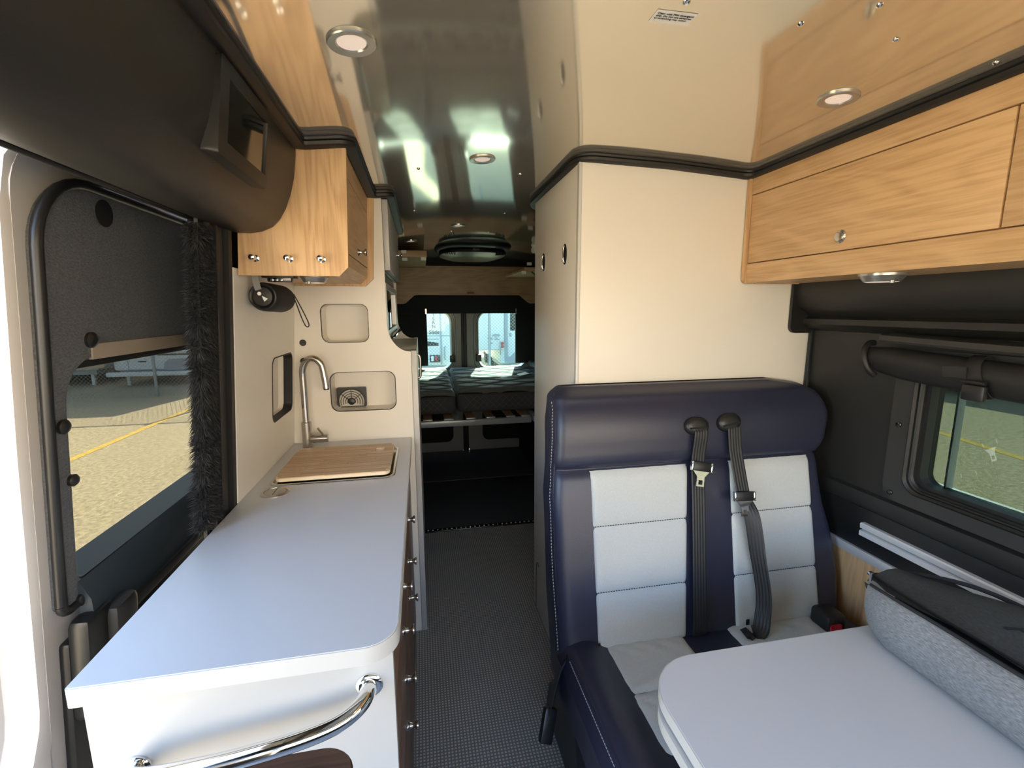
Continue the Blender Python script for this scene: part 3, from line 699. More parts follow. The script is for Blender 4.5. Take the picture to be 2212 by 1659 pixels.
under_lamp((-0.305, 1.485, 1.550), 0.038, 'round steel lamp under the oak cabinet beside the hanging speaker')
t = thing('hinge_bracket', 'small dark perforated bracket under the oak cabinet above the speaker', 'bracket', (-0.40, 1.46, 1.52))
make('bracket_plate', G().box(-0.425, -0.362, 1.45, 1.475, 1.530, 1.551, 0.001), 'dark_steel', t)
make('bracket_top', G().box(-0.437, -0.352, 1.44, 1.49, 1.5405, 1.550, 0.001), 'black_plastic', t)
for k in range(3): make('bracket_screw', G().lathe([(0.0045, 0), (0.0045, -0.002), (0.002, -0.003)], (-0.412+0.012*k, 1.45, 1.535), 'Y', 10), 'chrome', t)
# bluetooth-type cylinder speaker on a strap
t = thing('hanging_speaker', 'black cylindrical portable speaker hanging by a grey strap under the oak cabinet', 'speaker', (-0.42, 1.45, 1.445))
ax = Vector((0.10, 0.99, -0.03)).normalized(); uu = Vector((0, 0, 1)); uu = (uu-ax*uu.dot(ax)).normalized(); vv_ = ax.cross(uu)
sc0 = Vector((-0.430, 1.415, 1.487))
make('speaker_body', G().lathe([(0.022, 0.006), (0.030, 0.004), (0.036, 0.0), (0.040, 0.010), (0.0405, 0.03), (0.0405, 0.12), (0.037, 0.14), (0.026, 0.152), (0.01, 0.154)], sc0, (uu, vv_, ax), 32), 'black_soft', t)
make('end_ring', G().lathe([(0.034, 0.001), (0.037, -0.002), (0.034, -0.004), (0.029, -0.001), (0.026, 0.004)], sc0, (uu, vv_, ax), 32, cap=False), 'black_plastic', t)
bc = make('bass_cap', G().lathe([(0.026, 0.006), (0.026, -0.002), (0.024, -0.0035)], sc0, (uu, vv_, ax), 32), 'charcoal_trim', t)
rgt = -vv_ if vv_.x < 0 else vv_
fc = sc0 - ax*0.0042
d_ = fc + uu*0.008 - rgt*0.007
make('logo_dot', G().lathe([(0.0052, 0), (0.0052, -0.0006)], d_, (uu, vv_, ax), 18), 'print_white', bc)
g = G(); a_, b_, c_ = fc + uu*0.002 - rgt*0.001, fc - uu*0.006 + rgt*0.015, fc - uu*0.014 + rgt*0.005
g.loft([[a_, b_, c_], [a_-ax*0.0006, b_-ax*0.0006, c_-ax*0.0006]]); make('logo_arrow', g, 'print_white', bc)
make('hanger_strap', G().ribbon([(-0.444, 1.412, 1.549), (-0.443, 1.409, 1.53), (-0.439, 1.406, 1.512), (-0.437, 1.406, 1.505)], [(1, 0, 0)]*4, 0.017, 0.002), 'strap_grey', t)
make('wrist_cord', G().tube(spline([(-0.386, 1.548, 1.500), (-0.376, 1.545, 1.47), (-0.362, 1.54, 1.425), (-0.352, 1.54, 1.400), (-0.344, 1.54, 1.399), (-0.344, 1.54, 1.412), (-0.362, 1.545, 1.455), (-0.382, 1.548, 1.498)], 6), 0.0018, 8), 'webbing', t)

# ================================================================== OVERHEAD CONSOLE AND SLIDING DOOR
t = thing('overhead_console', 'long black padded overhead console above the open sliding door', 'console', (-0.45, 0.5, 1.65))
prof = [(-0.300, 1.885), (-0.302, 1.845), (-0.310, 1.79), (-0.321, 1.75), (-0.336, 1.712), (-0.352, 1.685), (-0.372, 1.665), (-0.398, 1.653), (-0.425, 1.648), (-0.455, 1.648), (-0.48, 1.652), (-0.505, 1.661), (-0.535, 1.674), (-0.56, 1.685), (-0.62, 1.70), (-0.64, 1.80), (-0.60, 1.92), (-0.32, 1.90)]
make('console_shell', G().prism(prof, 'Y', -0.6, 1.352), 'black_headliner', t, smooth=60)
make('door_seal', G().tube([(-0.508, -0.6, 1.660), (-0.508, 0.4, 1.660), (-0.508, 1.34, 1.660)], 0.006, 10), 'black_rubber', t)
O_ = Vector((-0.312, 0, 1.703)); U_ = Vector((0, 1, 0)); V_ = Vector((0.020, 0, 0.148)).normalized(); N_ = Vector((-V_.z, 0, V_.x))
FR = rrect(0.870, 1.115, 0.0, 0.150, 0.008, 4); GL = rrect(0.906, 1.100, 0.026, 0.129, 0.002, 2)
sf = make('screen_frame', G().plate(FR, [GL], O_, U_, V_, N_, 0.020), 'black_plastic', t)
B0 = [O_+U_*a_+V_*b_+N_*0.020 for a_, b_ in FR]
make('screen_housing', G().loft([B0, [p+Vector((-0.06, 0, 0)) for p in B0]]), 'black_plastic', t)
make('screen', G().plate(GL, [], O_+N_*0.004, U_, V_, N_, 0.012), 'dark_screen', t)

t = thing('sliding_door', 'white sliding side door pushed back with black inner trim and window', 'door', (-0.70, 1.5, 0.05))
DX = -0.655
WH = rrect(1.000, 1.95, 0.905, 1.358, (0.03, 0.03, 0.06, 0.085), 8)
make('door_skin', G().plate(rrect(0.935, 2.20, 0.02, 1.76, (0.02, 0.02, 0.05, 0.12), 8), [rrect(0.985, 1.97, 0.88, 1.38, 0.07)], (DX, 0, 0), (0, 1, 0), (0, 0, 1), (-1, 0, 0), 0.02), 'white_paint', t)
make('door_outer_skin', G().plate(rrect(0.92, 2.20, 0.02, 1.76, (0.02, 0.02, 0.05, 0.12), 8), [rrect(0.985, 1.97, 0.88, 1.38, 0.07)], (DX-0.075, 0, 0), (0, 1, 0), (0, 0, 1), (-1, 0, 0), 0.015), 'white_paint', t)
# leading edge with folded ridges
g = G()
edge = [(DX, 0.950), (DX-0.001, 0.928), (DX-0.006, 0.917), (DX-0.045, 0.913), (DX-0.055, 0.908), (DX-0.061, 0.898), (DX-0.068, 0.898), (DX-0.074, 0.908), (DX-0.082, 0.908), (DX-0.088, 0.892), (DX-0.096, 0.892), (DX-0.098, 0.95), (DX-0.05, 0.96)]
rows = []
for z, dy in ((0.02, -0.02), (0.60, -0.02), (0.66, 0.0), (0.70, 0.004), (1.2, 0.0), (1.62, 0.004), (1.70, 0.02), (1.75, 0.06)):
    rows.append([(x, y+dy, z) for x, y in edge])
g.loft(rows); make('leading_edge', g, 'white_paint', t, smooth=25)
tr = make('inner_trim', G().plate(rrect(0.958, 2.15, 0.868, 1.690, (0.02, 0.02, 0.05, 0.13), 8), [WH], (DX+0.018, 0, 0), (0, 1, 0), (0, 0, 1), (-1, 0, 0), 0.022), 'door_trim', t)
o1 = rrect(0.958, 2.15, 0.868, 1.690, (0.02, 0.02, 0.05, 0.13), 8)
make('trim_bead', G().tube([(DX+0.016, a, b) for a, b in (o1+[o1[0]])], 0.010, 10), 'black_plastic', tr)
make('speaker_port', G().lathe([(0.027, -0.001), (0.027, 0.0015), (0.024, 0.002)], (DX+0.018, 1.135, 1.648), 'X', 24), 'black_flat', tr)
o2 = rrect(0.990, 1.63, 0.896, 1.366, (0.03, 0.03, 0.06, 0.09), 8)
make('window_gasket', G().loft([[(x, a, b) for a, b in L_] for x, L_ in ((DX+0.0185, rrect(0.996, 1.954, 0.901, 1.362, (0.03, 0.03, 0.06, 0.087), 8)), (DX+0.010, rrect(1.004, 1.946, 0.909, 1.354, (0.03, 0.03, 0.06, 0.083), 8)), (DX-0.07, rrect(1.008, 1.94, 0.913, 1.350, (0.03, 0.03, 0.06, 0.08), 8)))], cap=False), 'black_rubber', t)
make('door_pane', G().plate(rrect(0.99, 1.965, 0.885, 1.375, 0.06), [], (DX-0.078, 0, 0), (0, 1, 0), (0, 0, 1), (-1, 0, 0), 0.004), 'glass_door', t)
make('blind_edge', G().box(DX+0.012, DX+0.021, 1.075, 1.95, 1.352, 1.384, 0.002), 'tan_edge', t)
make('blind_lip', G().box(DX+0.004, DX+0.014, 1.03, 1.95, 1.338, 1.352, 0.002), 'black_rubber', t)
g = G().prism([(DX+0.018, 0.912), (DX+0.040, 0.872), (DX+0.048, 0.800), (DX+0.018, 0.770)], 'Y', 1.00, 2.1)
make('sill_ledge', g, 'door_sill', t, smooth=50)
make('sill_lip', G().box(DX+0.018, DX+0.056, 1.03, 2.1, 0.770, 0.800, 0.006), 'charcoal_trim', t)
make('lower_pocket', G().box(DX+0.012, DX+0.055, 0.965, 1.05, 0.62, 0.845, 0.015), 'black_plastic', t)
make('lower_grip', G().box(DX+0.03, DX+0.075, 1.02, 1.10, 0.66, 0.835, 0.016), 'charcoal_trim', t)
make('lower_trim', G().box(DX-0.004, DX+0.02, 0.965, 2.15, 0.15, 0.80, 0.01), 'black_plastic', t)
make('edge_slot', G().box(DX-0.045, DX-0.030, 0.907, 0.916, 1.50, 1.60, 0.002), 'rv_grey', t)
for (y, z, r) in ((1.073, 1.392, 0.016), (0.985, 1.235, 0.014), (1.0, 1.125, 0.012), (1.005, 0.872, 0.014)):
    make('trim_clip', G().lathe([(r, -0.002), (r, 0.006), (r*0.7, 0.010), (r*0.3, 0.011)], (DX+0.018, y, z), 'X', 16), 'black_plastic', t)
for ch in list(t.children)+[c2 for c1 in t.children for c2 in c1.children]:      # the door follows the lean of the body side
    off = Vector((0, 0, 0)); q_ = ch
    while q_ is not None: off += q_.location; q_ = q_.parent
    for v_ in ch.data.vertices: v_.co.x -= 0.085*(1.60-(v_.co.z+off.z))
# fluffy strip on the pillar
t = thing('fluffy_seal_strip', 'shaggy black fur strip running up the edge of the door pillar', 'fur strip', (-0.53, 1.17, 0.85))
g = G(); rows = []
for k in range(13):
    z = 0.925+0.715*k/12; x = xl(z)-0.006
    rows.append([(x-0.016, 1.152, z), (x+0.002, 1.156, z), (x+0.004, 1.218, z), (x-0.016, 1.225, z)])
make('strip_backing', g.loft(rows), 'fur', t)
rnd = random.Random(3); gs = (G(), G())
for k in range(15000):
    z = rnd.uniform(0.93, 1.64); x0 = xl(z)-0.006; front = rnd.random() < 0.45
    if front: p = Vector((x0-0.016+0.018*rnd.random(), 1.153, z)); d = Vector((rnd.uniform(-1.0, 0.5), rnd.uniform(-0.9, -0.15), 0))
    else: p = Vector((x0+0.003, rnd.uniform(1.155, 1.220), z)); d = Vector((rnd.uniform(0.25, 0.8), rnd.uniform(-0.8, 0.5), 0))
    d.z = -0.25+0.45*math.sin(z*60+math.sin(z*23)*3)+rnd.uniform(-0.35, 0.35); d.normalize()
    ln = rnd.uniform(0.010, 0.026) if front else rnd.uniform(0.008, 0.018)
    q = p+d*ln*0.55+Vector((0, 0, -0.001)); e = p+d*ln+Vector((0, 0, -0.005))
    sdv = d.cross(Vector((rnd.uniform(-1, 1), rnd.uniform(-1, 1), rnd.uniform(-1, 1)))).normalized()*0.0008
    gs[k % 3 == 0].add([p-sdv, p+sdv, q+sdv*0.8, q-sdv*0.8, e], [(0, 1, 2, 3), (3, 2, 4)])
g = gs[0]
ft = make('fur_tips', gs[1], 'fur_tip', t, fixn=False); ft['kind'] = 'stuff'
fp = make('fur_pile', g, 'fur', t, fixn=False); fp['kind'] = 'stuff'

# ================================================================== RIGHT SIDE: OAK CABINET, WARDROBE
t = thing('oak_wall_cabinet', 'long oak wall cabinet with flush doors above the bench and window', 'cabinet', (1.25, 0.5, 1.53))
CX = 1.115
make('end_panel', G().plate(rrect(1.108, 1.45, 1.533, 1.895, (0.018, 0.0, 0.0, 0.0), 3), [], (0, 1.462, 0), (1, 0, 0), (0, 0, 1), (0, -1, 0), 0.015), 'oak_z', t)
make('carcass', G().box(1.135, 1.45, -0.45, 1.447, 1.547, 1.90), 'oak_y', t)
make('top_rail', G().box(CX, 1.136, -0.45, 1.446, 1.826, 1.895, 0.001), 'oak_y', t)
g = G().prism([(1.136, 1.598), (CX, 1.598), (CX, 1.560), (1.122, 1.536), (1.136, 1.536)], 'Y', -0.45, 1.446)
make('bottom_rail', g, 'oak_y', t, smooth=10)
make('bottom_panel', G().box(1.136, 1.40, -0.45, 1.446, 1.536, 1.547), 'oak_y', t)
d1 = make('door', G().box(CX+0.001, 1.136, 0.733, 1.444, 1.602, 1.823, 0.0012), 'oak_y', t)
d2 = make('door', G().box(CX+0.001, 1.136, 0.012, 0.729, 1.602, 1.823, 0.0012), 'oak_y', t)
d3 = make('door', G().box(CX+0.001, 1.136, -0.44, 0.008, 1.602, 1.823, 0.0012), 'oak_y', t)
for d, y in ((d1, 1.086), (d2, 0.37)):
    make('push_knob', G().lathe([(0.0175, 0), (0.0175, -0.002), (0.0150, -0.0045), (0.0125, -0.0035), (0.0120, -0.0075), (0.010, -0.0085)], (CX+0.001, y, 1.638), 'X', 28), 'steel', d)
under_lamp((1.185, 1.015, 1.536), 0.050, 'round steel lamp under the long oak wall cabinet above the window')

t = thing('wardrobe', 'cream tall wardrobe with two oval black pulls behind the bench seat', 'wardrobe', (0.96, 1.76, 0))
make('front_panel', G().plate([(0.519, 0), (1.412, 0), (1.412, 1.86), (1.12, 1.882), (0.82, 1.902), (0.519, 1.908)], [], (0, 1.466, 0), (1, 0, 0), (0, 0, 1), (0, 1, 0), 0.016), 'cream_laminate', t)
make('corner_edge', G().box(0.508, 0.5195, 1.4655, 1.484, 0.0, 1.908, 0.002), 'edge_white', t)
make('side_panel', G().box(0.511, 0.528, 1.484, 2.050, 0.0, 1.908, 0.001), 'cream_laminate', t)
make('carcass', G().box(0.53, 1.408, 1.484, 2.045, 0.0, 1.855), 'cream_laminate', t)
for y in (1.901, 1.612):
    p = make('oval_pull', G().loft([[(0.511-dx, y+0.021*k*math.cos(a), 1.6405+0.036*k*math.sin(a)) for a in [2*PI*j/28 for j in range(28)]] for dx, k in ((0.0, 1.0), (0.002, 0.98), (0.002, 0.84), (-0.003, 0.8))], cap=True), 'black_flat', t)
    make('pull_bar', G().tube(spline([(0.510, y, 1.668), (0.505, y, 1.660), (0.504, y, 1.64), (0.505, y, 1.620), (0.510, y, 1.612)], 4), 0.0028, 10), 'chrome', p)
ar = [(0.5105, 2.00, 0.0), (0.5105, 2.00, 0.20), (0.5105, 1.992, 0.232), (0.5105, 1.975, 0.245), (0.5105, 1.955, 0.236)]
make('cover_seam', G().tube(spline(ar, 5), 0.0016, 6), 'seam_dark', t)
make('side_foot', G().box(0.513, 0.530, 1.484, 2.05, 0.0, 0.02), 'black_flat', t)

# rolled shade on the side window
t = thing('rolled_shade', 'black rolled-up fabric shade with strap and buckle over the side window', 'window shade', (1.37, 0.65, 1.22))
def rollc(y):  # sagging centre line
    return 1.292 - 0.030*math.sin(min(1, max(0, (1.17-y)/0.75))*PI/2)
g = G(); rows = []
for k in range(15):
    y = 1.165-0.95*k/14; z0 = rollc(y); e = 1 if k else 0.82
    rows.append([(1.372+0.036*e*math.cos(a)-(0.004 if math.sin(a) > 0 else 0), y+0.018*math.sin(a), z0+0.046*e*math.sin(a)) for a in [2*PI*j/22 for j in range(22)]])
make('fabric_roll', g.loft(rows), 'black_soft', t, smooth=60)
g = G(); pts = [(1.352, 1.172+0.010*math.sin(a), 1.292+0.050*math.sin(a)) for a in (-1.2, -0.8)]
arc = [(1.372-0.040*math.cos(a), 1.165+0.016*math.sin(a), rollc(1.165)+0.050*math.sin(a)) for a in [(-70+170*k/12)*PI/180 for k in range(13)]]
make('roll_binding', G().tube(arc, 0.009, 10), 'black_rubber', t)
g = G(); rows = []
for k in range(11):
    y = 1.135-0.93*k/10; z = 1.358-0.012*math.sin(min(1, (1.135-y)/0.6)*PI/2)
    rows.append([(1.406, y, z-0.006), (1.345, y, z-0.010), (1.340, y, z-0.004), (1.343, y, z+0.010), (1.350, y, z+0.013), (1.406, y, z+0.016)])
make('shade_valance', g.loft(rows), 'charcoal_trim', t, smooth=40)
arc = [(1.372-0.043*math.cos(a), 0.872+0.02*math.sin(a), rollc(0.87)+0.054*math.sin(a)) for a in [(-60+170*k/14)*PI/180 for k in range(15)]]
make('shade_strap', G().ribbon(arc, [(0, 1, 0)]*15, 0.030, 0.003), 'webbing', t)
bk = make('buckle', G().box(1.312, 1.328, 0.838, 0.888, 1.222, 1.262, 0.006), 'black_plastic', t)
make('buckle_bar', G().tube([(1.314, 0.838, 1.268), (1.312, 0.863, 1.269), (1.314, 0.888, 1.268)], 0.005, 10), 'black_rubber', bk)
make('loose_tab', G().ribbon([(1.324, 0.888, 1.288), (1.326, 0.92, 1.287), (1.329, 0.945, 1.284)], [(0, 0, 1)]*3, 0.028, 0.002), 'webbing', t)

# ================================================================== BENCH SEAT
t = thing('bench_seat', 'two-place navy leather bench with grey fabric inserts in front of the wardrobe', 'seat', (0.89, 1.1, 0))
def interp(tab, z):
    if z <= tab[0][0]: return tab[0][1]
    for (a, u), (b, v) in zip(tab, tab[1:]):
        if z <= b:
            k = (z-a)/(b-a); k = k*k*(3-2*k); return u+(v-u)*k
    return tab[-1][1]
XL = [(0.30, 0.378), (0.44, 0.376), (0.65, 0.374), (0.85, 0.379), (0.95, 0.388), (1.06, 0.394), (1.16, 0.402), (1.199, 0.405)]
XR = [(0.30, 1.345), (0.44, 1.372), (0.58, 1.385), (0.70, 1.375), (0.82, 1.352), (0.94, 1.352), (1.02, 1.388), (1.09, 1.402), (1.15, 1.385), (1.18, 1.345), (1.198, 1.27)]
YF = [(0.30, 1.14), (0.44, 1.165), (0.95, 1.301), (0.965, 1.297), (1.06, 1.306), (1.12, 1.323), (1.165, 1.350), (1.198, 1.395)]
YB = [(0.30, 1.30), (0.60, 1.36), (0.95, 1.43), (1.10, 1.462), (1.16, 1.463), (1.199, 1.456)]
def yf(z): return 1.165+0.265*(z-0.44) if z < 0.95 else interp(YF, z)
g = G(); loops = []
for z in (0.30, 0.36, 0.42, 0.48, 0.55, 0.62, 0.70, 0.78, 0.86, 0.92, 0.942, 0.948, 0.952, 0.958, 0.975, 1.0, 1.03, 1.06, 1.09, 1.12, 1.145)+tuple(1.160+0.039*math.sin(k_*PI/20) for k_ in range(11)):
    cr = 0.012 if abs(z-0.950) < 0.004 else (0.004 if abs(z-0.95) < 0.009 else 0.0)
    q = min(1, max(0, (z-1.160)/0.039)); sh = 0.045*(1-math.sqrt(max(0, 1-q*q))) if q > 0 else 0
    a, b, c, d = interp(XL, z)+sh, interp(XR, z)-sh, yf(z)+cr+sh*0.3, interp(YB, z)-sh*0.08
    loops.append([(x, y, z-0.02*((x-0.4))*0) for x, y in rrect(a, b, c, d, (0.045, 0.045, 0.02, 0.02), 6)])
back = make('backrest', g.loft(loops), 'navy_leather', t, smooth=60)
# stitched welt down the left side
wl = []
for z in [0.40+0.78*k/26 for k in range(27)]:
    wl.append((interp(XL, z)+0.007, yf(z)+0.028, z))
make('side_welt', G().tube(wl, 0.0035, 8), 'navy_leather', t)
g = G()
for k in range(78):
    z = 0.42+0.74*k/78; x = interp(XL, z)-0.0005; y = yf(z)+0.042
    g.box(x-0.0008, x+0.0008, y-0.0009, y+0.0009, z, z+0.0058)
make('side_stitching', g, 'stitch', t, fixn=False)
# grey backrest inserts: three padded sections each
def insert_back(xa0, xa1, xb0, xb1, nm):
    """xa: edges at the bottom, xb: edges at the top"""
    zs = (0.425, 0.59, 0.78, 0.946)
    for i in range(3):
        z0, z1 = zs[i], zs[i+1]
        if i == 2: z1 = zs[3]
        rows = []; NZ, NU = 12, 20; US = [0, 0.008, 0.02, 0.04, 0.07]+[0.10+0.8*q_/10 for q_ in range(11)]+[0.93, 0.96, 0.98, 0.992, 1.0]; NU = len(US)-1
        for k in range(NZ+1):
            v = k/NZ; z = z0+(z1-z0)*v; kk = (z-0.44)/0.506
            x0 = xa0+(xb0-xa0)*kk; x1 = xa1+(xb1-xa1)*kk; row = []
            for j in range(NU+1):
                u = US[j]
                pu = min(1, 26*min(u, 1-u)); pv = min(1, 7*min(v, 1-v)); eu = math.sqrt(max(0, 1-(1-pu)**2)); ev = math.sqrt(max(0, 1-(1-pv)**2))
                b_ = eu*((0.45+0.55*ev) if not ((i == 2 and v > 0.5) or (i == 0 and v < 0.5)) else ev)
                wr_ = 0.0012*math.sin(u*34+z*9)*max(0, 1-abs(v-1)*6)*(1 if i == 2 else 0)
                row.append((x0+(x1-x0)*u, yf(z)+0.006-0.014*b_ - wr_, z))
            rows.append(row)
        g = G().grid(rows)
        make('back_insert', g, 'grey_fabric', t, smooth=70)
        if i > 0:
            z = zs[i]; kk = (z-0.44)/0.506; x0 = xa0+(xb0-xa0)*kk; x1 = xa1+(xb1-xa1)*kk
            gs = G(); nst = int((x1-x0)/0.0085)
            for s_ in range(nst):
                x = x0+0.006+(x1-x0-0.012)*s_/nst
                gs.box(x, x+0.0045, yf(z)-0.0048, yf(z)-0.0030, z+0.0035, z+0.0052)
            make('seam_stitching', gs, 'seam_dark', t, fixn=False)
insert_back(0.490, 0.783, 0.503, 0.839, 'a')
insert_back(0.957, 1.272, 0.990, 1.297, 'b')
# seat cushion
ZS = 0.435
def cush_z(x, y):
    bol = 0.030*max(0, 1-((x-0.445)/0.075)**2) if x < 0.52 else 0
    fr = -0.06*max(0, (0.80-y)/0.13)**2
    return ZS+bol+fr
NXc, NYc = 44, 26
rows = []
for j in range(NYc+1):
    y = 0.672+(1.20-0.672)*j/NYc; row = []
    for i in range(NXc+1):
        u = i/NXc; x = 0.372+(1.372-0.372)*u
        e = min(1, (x-0.372)/0.03, (1.372-x)/0.03); e2 = min(1, (y-0.672)/0.04)
        z = cush_z(x, y)-0.035*(1-math.sqrt(max(0, 1-(1-e)**2)))-0.05*(1-math.sqrt(max(0, 1-(1-e2)**2)))
        row.append((x, y, z))
    rows.append(row)
g = G().grid(rows)
n0 = len(rows[0]); b0 = len(g.v)
rim = [rows[0][i] for i in range(NXc+1)] + [rows[j][NXc] for j in range(1, NYc+1)] + [rows[NYc][i] for i in range(NXc-1, -1, -1)] + [rows[j][0] for j in range(NYc-1, 0, -1)]
g.loft([rim, [(x, y, 0.30) for x, y, z in rim]], cap=False)
g.add([(x, y, 0.30) for x, y, z in rim], [list(range(len(rim)))])
make('seat_cushion', g, 'navy_leather', t, smooth=50, fixn=False)
wl = [(0.398, y, cush_z(0.398, y)-0.004) for y in [0.70+0.45*k/20 for k in range(21)]]
make('cushion_welt', G().tube(wl, 0.0035, 8), 'navy_leather', t)
g = G()
for k in range(50):
    y = 0.70+0.43*k/50; g.box(0.3875, 0.3892, y, y+0.0055, cush_z(0.392, y)-0.0098, cush_z(0.392, y)-0.008)
make('cushion_stitching', g, 'stitch', t, fixn=False)
def insert_seat(x0, x1):
    for (y0, y1) in ((0.812, 0.987), (0.987, 1.178)):
        rows = []; NZ, NU = 18, 22
        for k in range(NZ+1):
            v = k/NZ; y = y0+(y1-y0)*v; row = []
            for j in range(NU+1):
                u = j/NU; x = x0+(x1-x0)*u
                pu = min(1, 9*min(u, 1-u)); pv = min(1, 7*min(v, 1-v)); ev = math.sqrt(max(0, 1-(1-pv)**2)); b_ = math.sqrt(max(0, 1-(1-pu)**2))*((0.5+0.5*ev) if (y0 < 0.9) == (v > 0.5) else ev)
                wr_ = 0.0022*math.sin(26*u+11*v+3*math.sin(7*v))*math.exp(-((v-0.85)*4)**2)*b_ + 0.002*math.sin(16*u-22*v)*math.exp(-((v-0.1)*4)**2)*b_
                row.append((x, y, ZS-0.004+0.013*b_+wr_))
            rows.append(row)
        make('seat_insert', G().grid(rows), 'grey_fabric', t, smooth=70)
insert_seat(0.505, 0.772); insert_seat(0.920, 1.24)
bf = make('seat_base', G().box(0.42, 1.36, 0.74, 1.28, 0.03, 0.30, 0.01), 'black_plastic', t)
make('base_side', G().prism([(0.74, 0.03), (1.40, 0.03), (1.36, 0.16), (1.22, 0.33), (0.72, 0.33)], 'X', 0.395, 0.42), 'black_plastic', t)
make('recliner_cover', G().prism([(1.02, 0.20), (1.20, 0.22), (1.24, 0.30), (1.20, 0.36), (1.05, 0.30)], 'X', 0.378, 0.396), 'black_plastic', t)
# belts
def guide(c, tilt):
    gd = G(); M = Matrix.Translation(Vector(c)) @ Matrix.Rotation(math.radians(-15), 4, 'X') @ Matrix.Rotation(tilt, 4, 'Y')
    gd.loft([[(0.042*k*math.cos(a), y, 0.028*k*math.sin(a)+(0.004 if math.sin(a) > 0 else 0)) for a in [2*PI*j/28 for j in range(28)]] for y, k in ((0.006, 1.0), (-0.006, 1.0), (-0.014, 0.88), (-0.017, 0.55), (-0.017, 0.2))])
    gd.xform(M); gm_ = make('belt_guide', gd, 'black_plastic', t, smooth=50)
    sl = G().box(-0.032, 0.030, -0.0186, -0.010, -0.008, -0.002); sl.xform(M); make('guide_slot', sl, 'black_flat', gm_)
guide((0.866, 1.305, 1.070), 0.0); guide((0.984, 1.306, 1.076), -0.16)
BW = 0.047
p1 = spline([(0.872, 1.288, 1.066), (0.871, 1.281, 1.045), (0.862, 1.276, 0.955), (0.850, 1.238, 0.811), (0.832, 1.184, 0.604), (0.818, 1.148, 0.470), (0.816, 1.150, 0.440)], 6)
b1 = make('seat_belt', G().belt(p1, [(1, 0, 0.0)]*len(p1), BW, 0.0022), 'webbing', t)
p2 = spline([(0.994, 1.288, 1.066), (0.992, 1.281, 1.040), (0.995, 1.270, 0.976), (1.003, 1.236, 0.860), (1.008, 1.228, 0.835), (1.016, 1.200, 0.786), (1.022, 1.17, 0.673), (1.028, 1.140, 0.562), (1.016, 1.122, 0.483), (0.995, 1.110, 0.455), (0.95, 1.118, 0.450)], 6)
sd2 = []
for i in range(len(p2)):
    k = i/(len(p2)-1); ang = 0 if k < 0.40 else min(1, (k-0.40)/0.22)*1.05
    if k > 0.75: ang = 1.05*(1-(k-0.75)/0.25)
    sd2.append((math.cos(ang), -math.sin(ang), 0.05))
b2 = make('seat_belt', G().belt(p2, sd2, BW, 0.0022), 'webbing', t)
def tongue(c, rot, slot):
    M = Matrix.Translation(Vector(c)) @ Matrix.Rotation(math.radians(-15), 4, 'X') @ Matrix.Rotation(rot, 4, 'Y')
    b_ = G().box(-0.030, 0.030, -0.006, 0.004, -0.014, 0.016, 0.003); b_.xform(M); tb = make('belt_tongue', b_, 'black_plastic', t)
    for x in (-0.034, 0.034):
        e = G().box(x-0.004, x+0.004, -0.007, 0.005, -0.015, 0.017, 0.003); e.xform(M); make('tongue_cheek', e, 'chrome', tb)
    pl = G().plate([(-0.028, -0.014), (0.028, -0.014), (0.012, -0.032), (0.012, -0.062), (-0.014, -0.062), (-0.014, -0.032)], [rrect(-0.008, 0.006, -0.056, -0.042, 0.002, 2)], (0, -0.002, 0), (1, 0, 0), (0, 0, 1), (0, 1, 0), 0.003); pl.xform(M); make('tongue_plate', pl, 'chrome', tb)
tongue((0.866, 1.262, 0.948), 0.20, 0); tongue((1.000, 1.225, 0.852), 0.06, 1)
# buckle at the wall end of the seat
bu = make('belt_buckle', G().box(1.215, 1.285, 1.075, 1.150, 0.435, 0.495, 0.014), 'black_plastic', t)
make('buckle_button', G().plate(rrect(1.222, 1.262, 0.446, 0.470, 0.006), [], (0, 1.0755, 0), (1, 0, 0), (0, 0, 1), (0, -1, 0), 0.004), 'red_plastic', bu)
# side buckle on webbing at the aisle end
sb = spline([(0.388, 1.150, 0.44), (0.374, 1.155, 0.40), (0.362, 1.160, 0.34), (0.352, 1.165, 0.285), (0.346, 1.17, 0.25)], 5)
make('stay_belt', G().ribbon(sb, [(0.5, 0.85, 0)]*len(sb), 0.048, 0.003), 'webbing', t)
g = G().box(-0.016, 0.016, -0.010, 0.010, -0.075, 0.0, 0.005); g.xform(Matrix.Translation(Vector((0.345, 1.170, 0.258))) @ Matrix.Rotation(0.35, 4, 'Y') @ Matrix.Rotation(-0.45, 4, 'X') @ Matrix.Scale(1.25, 4))
sbk = make('side_buckle', g, 'black_plastic', t)
for (c, s_) in (((0.488, 1.156, 0.452), 1), ((0.988, 1.150, 0.462), 1), ((1.268, 1.150, 0.470), 1)):
    make('seat_tag', G().box(c[0]-0.006, c[0]+0.006, c[1]-0.002, c[1]+0.001, c[2]-0.010, c[2]+0.010, 0.002), 'black_plastic', t)

# ================================================================== TABLE AND BAG
t = thing('folding_table', 'grey-topped folding table with white double edge in front of the bench', 'table', (0.9, 0.4, 0))
o_t = rrect(0.420, 1.382, -0.10, 0.785, (0.1, 0.0, 0.0, 0.115), 10)
make('table_surface', G().plate(rrect(0.4225, 1.382, -0.098, 0.7825, (0.1, 0.0, 0.0, 0.1125), 10), [], (0, 0, 0.7205), (1, 0, 0), (0, 1, 0), (0, 0, -1), 0.0015), 'grey_laminate', t)
make('tabletop', G().plate(o_t, [], (0, 0, 0.719), (1, 0, 0), (0, 1, 0), (0, 0, -1), 0.0235), 'edge_white', t)
make('folded_leaf', G().plate(rrect(0.412, 1.30, -0.10, 0.770, (0.1, 0.02, 0.02, 0.115), 10), [], (0, 0, 0.691), (1, 0, 0), (0, 1, 0), (0, 0, -1), 0.0235), 'edge_white', t)
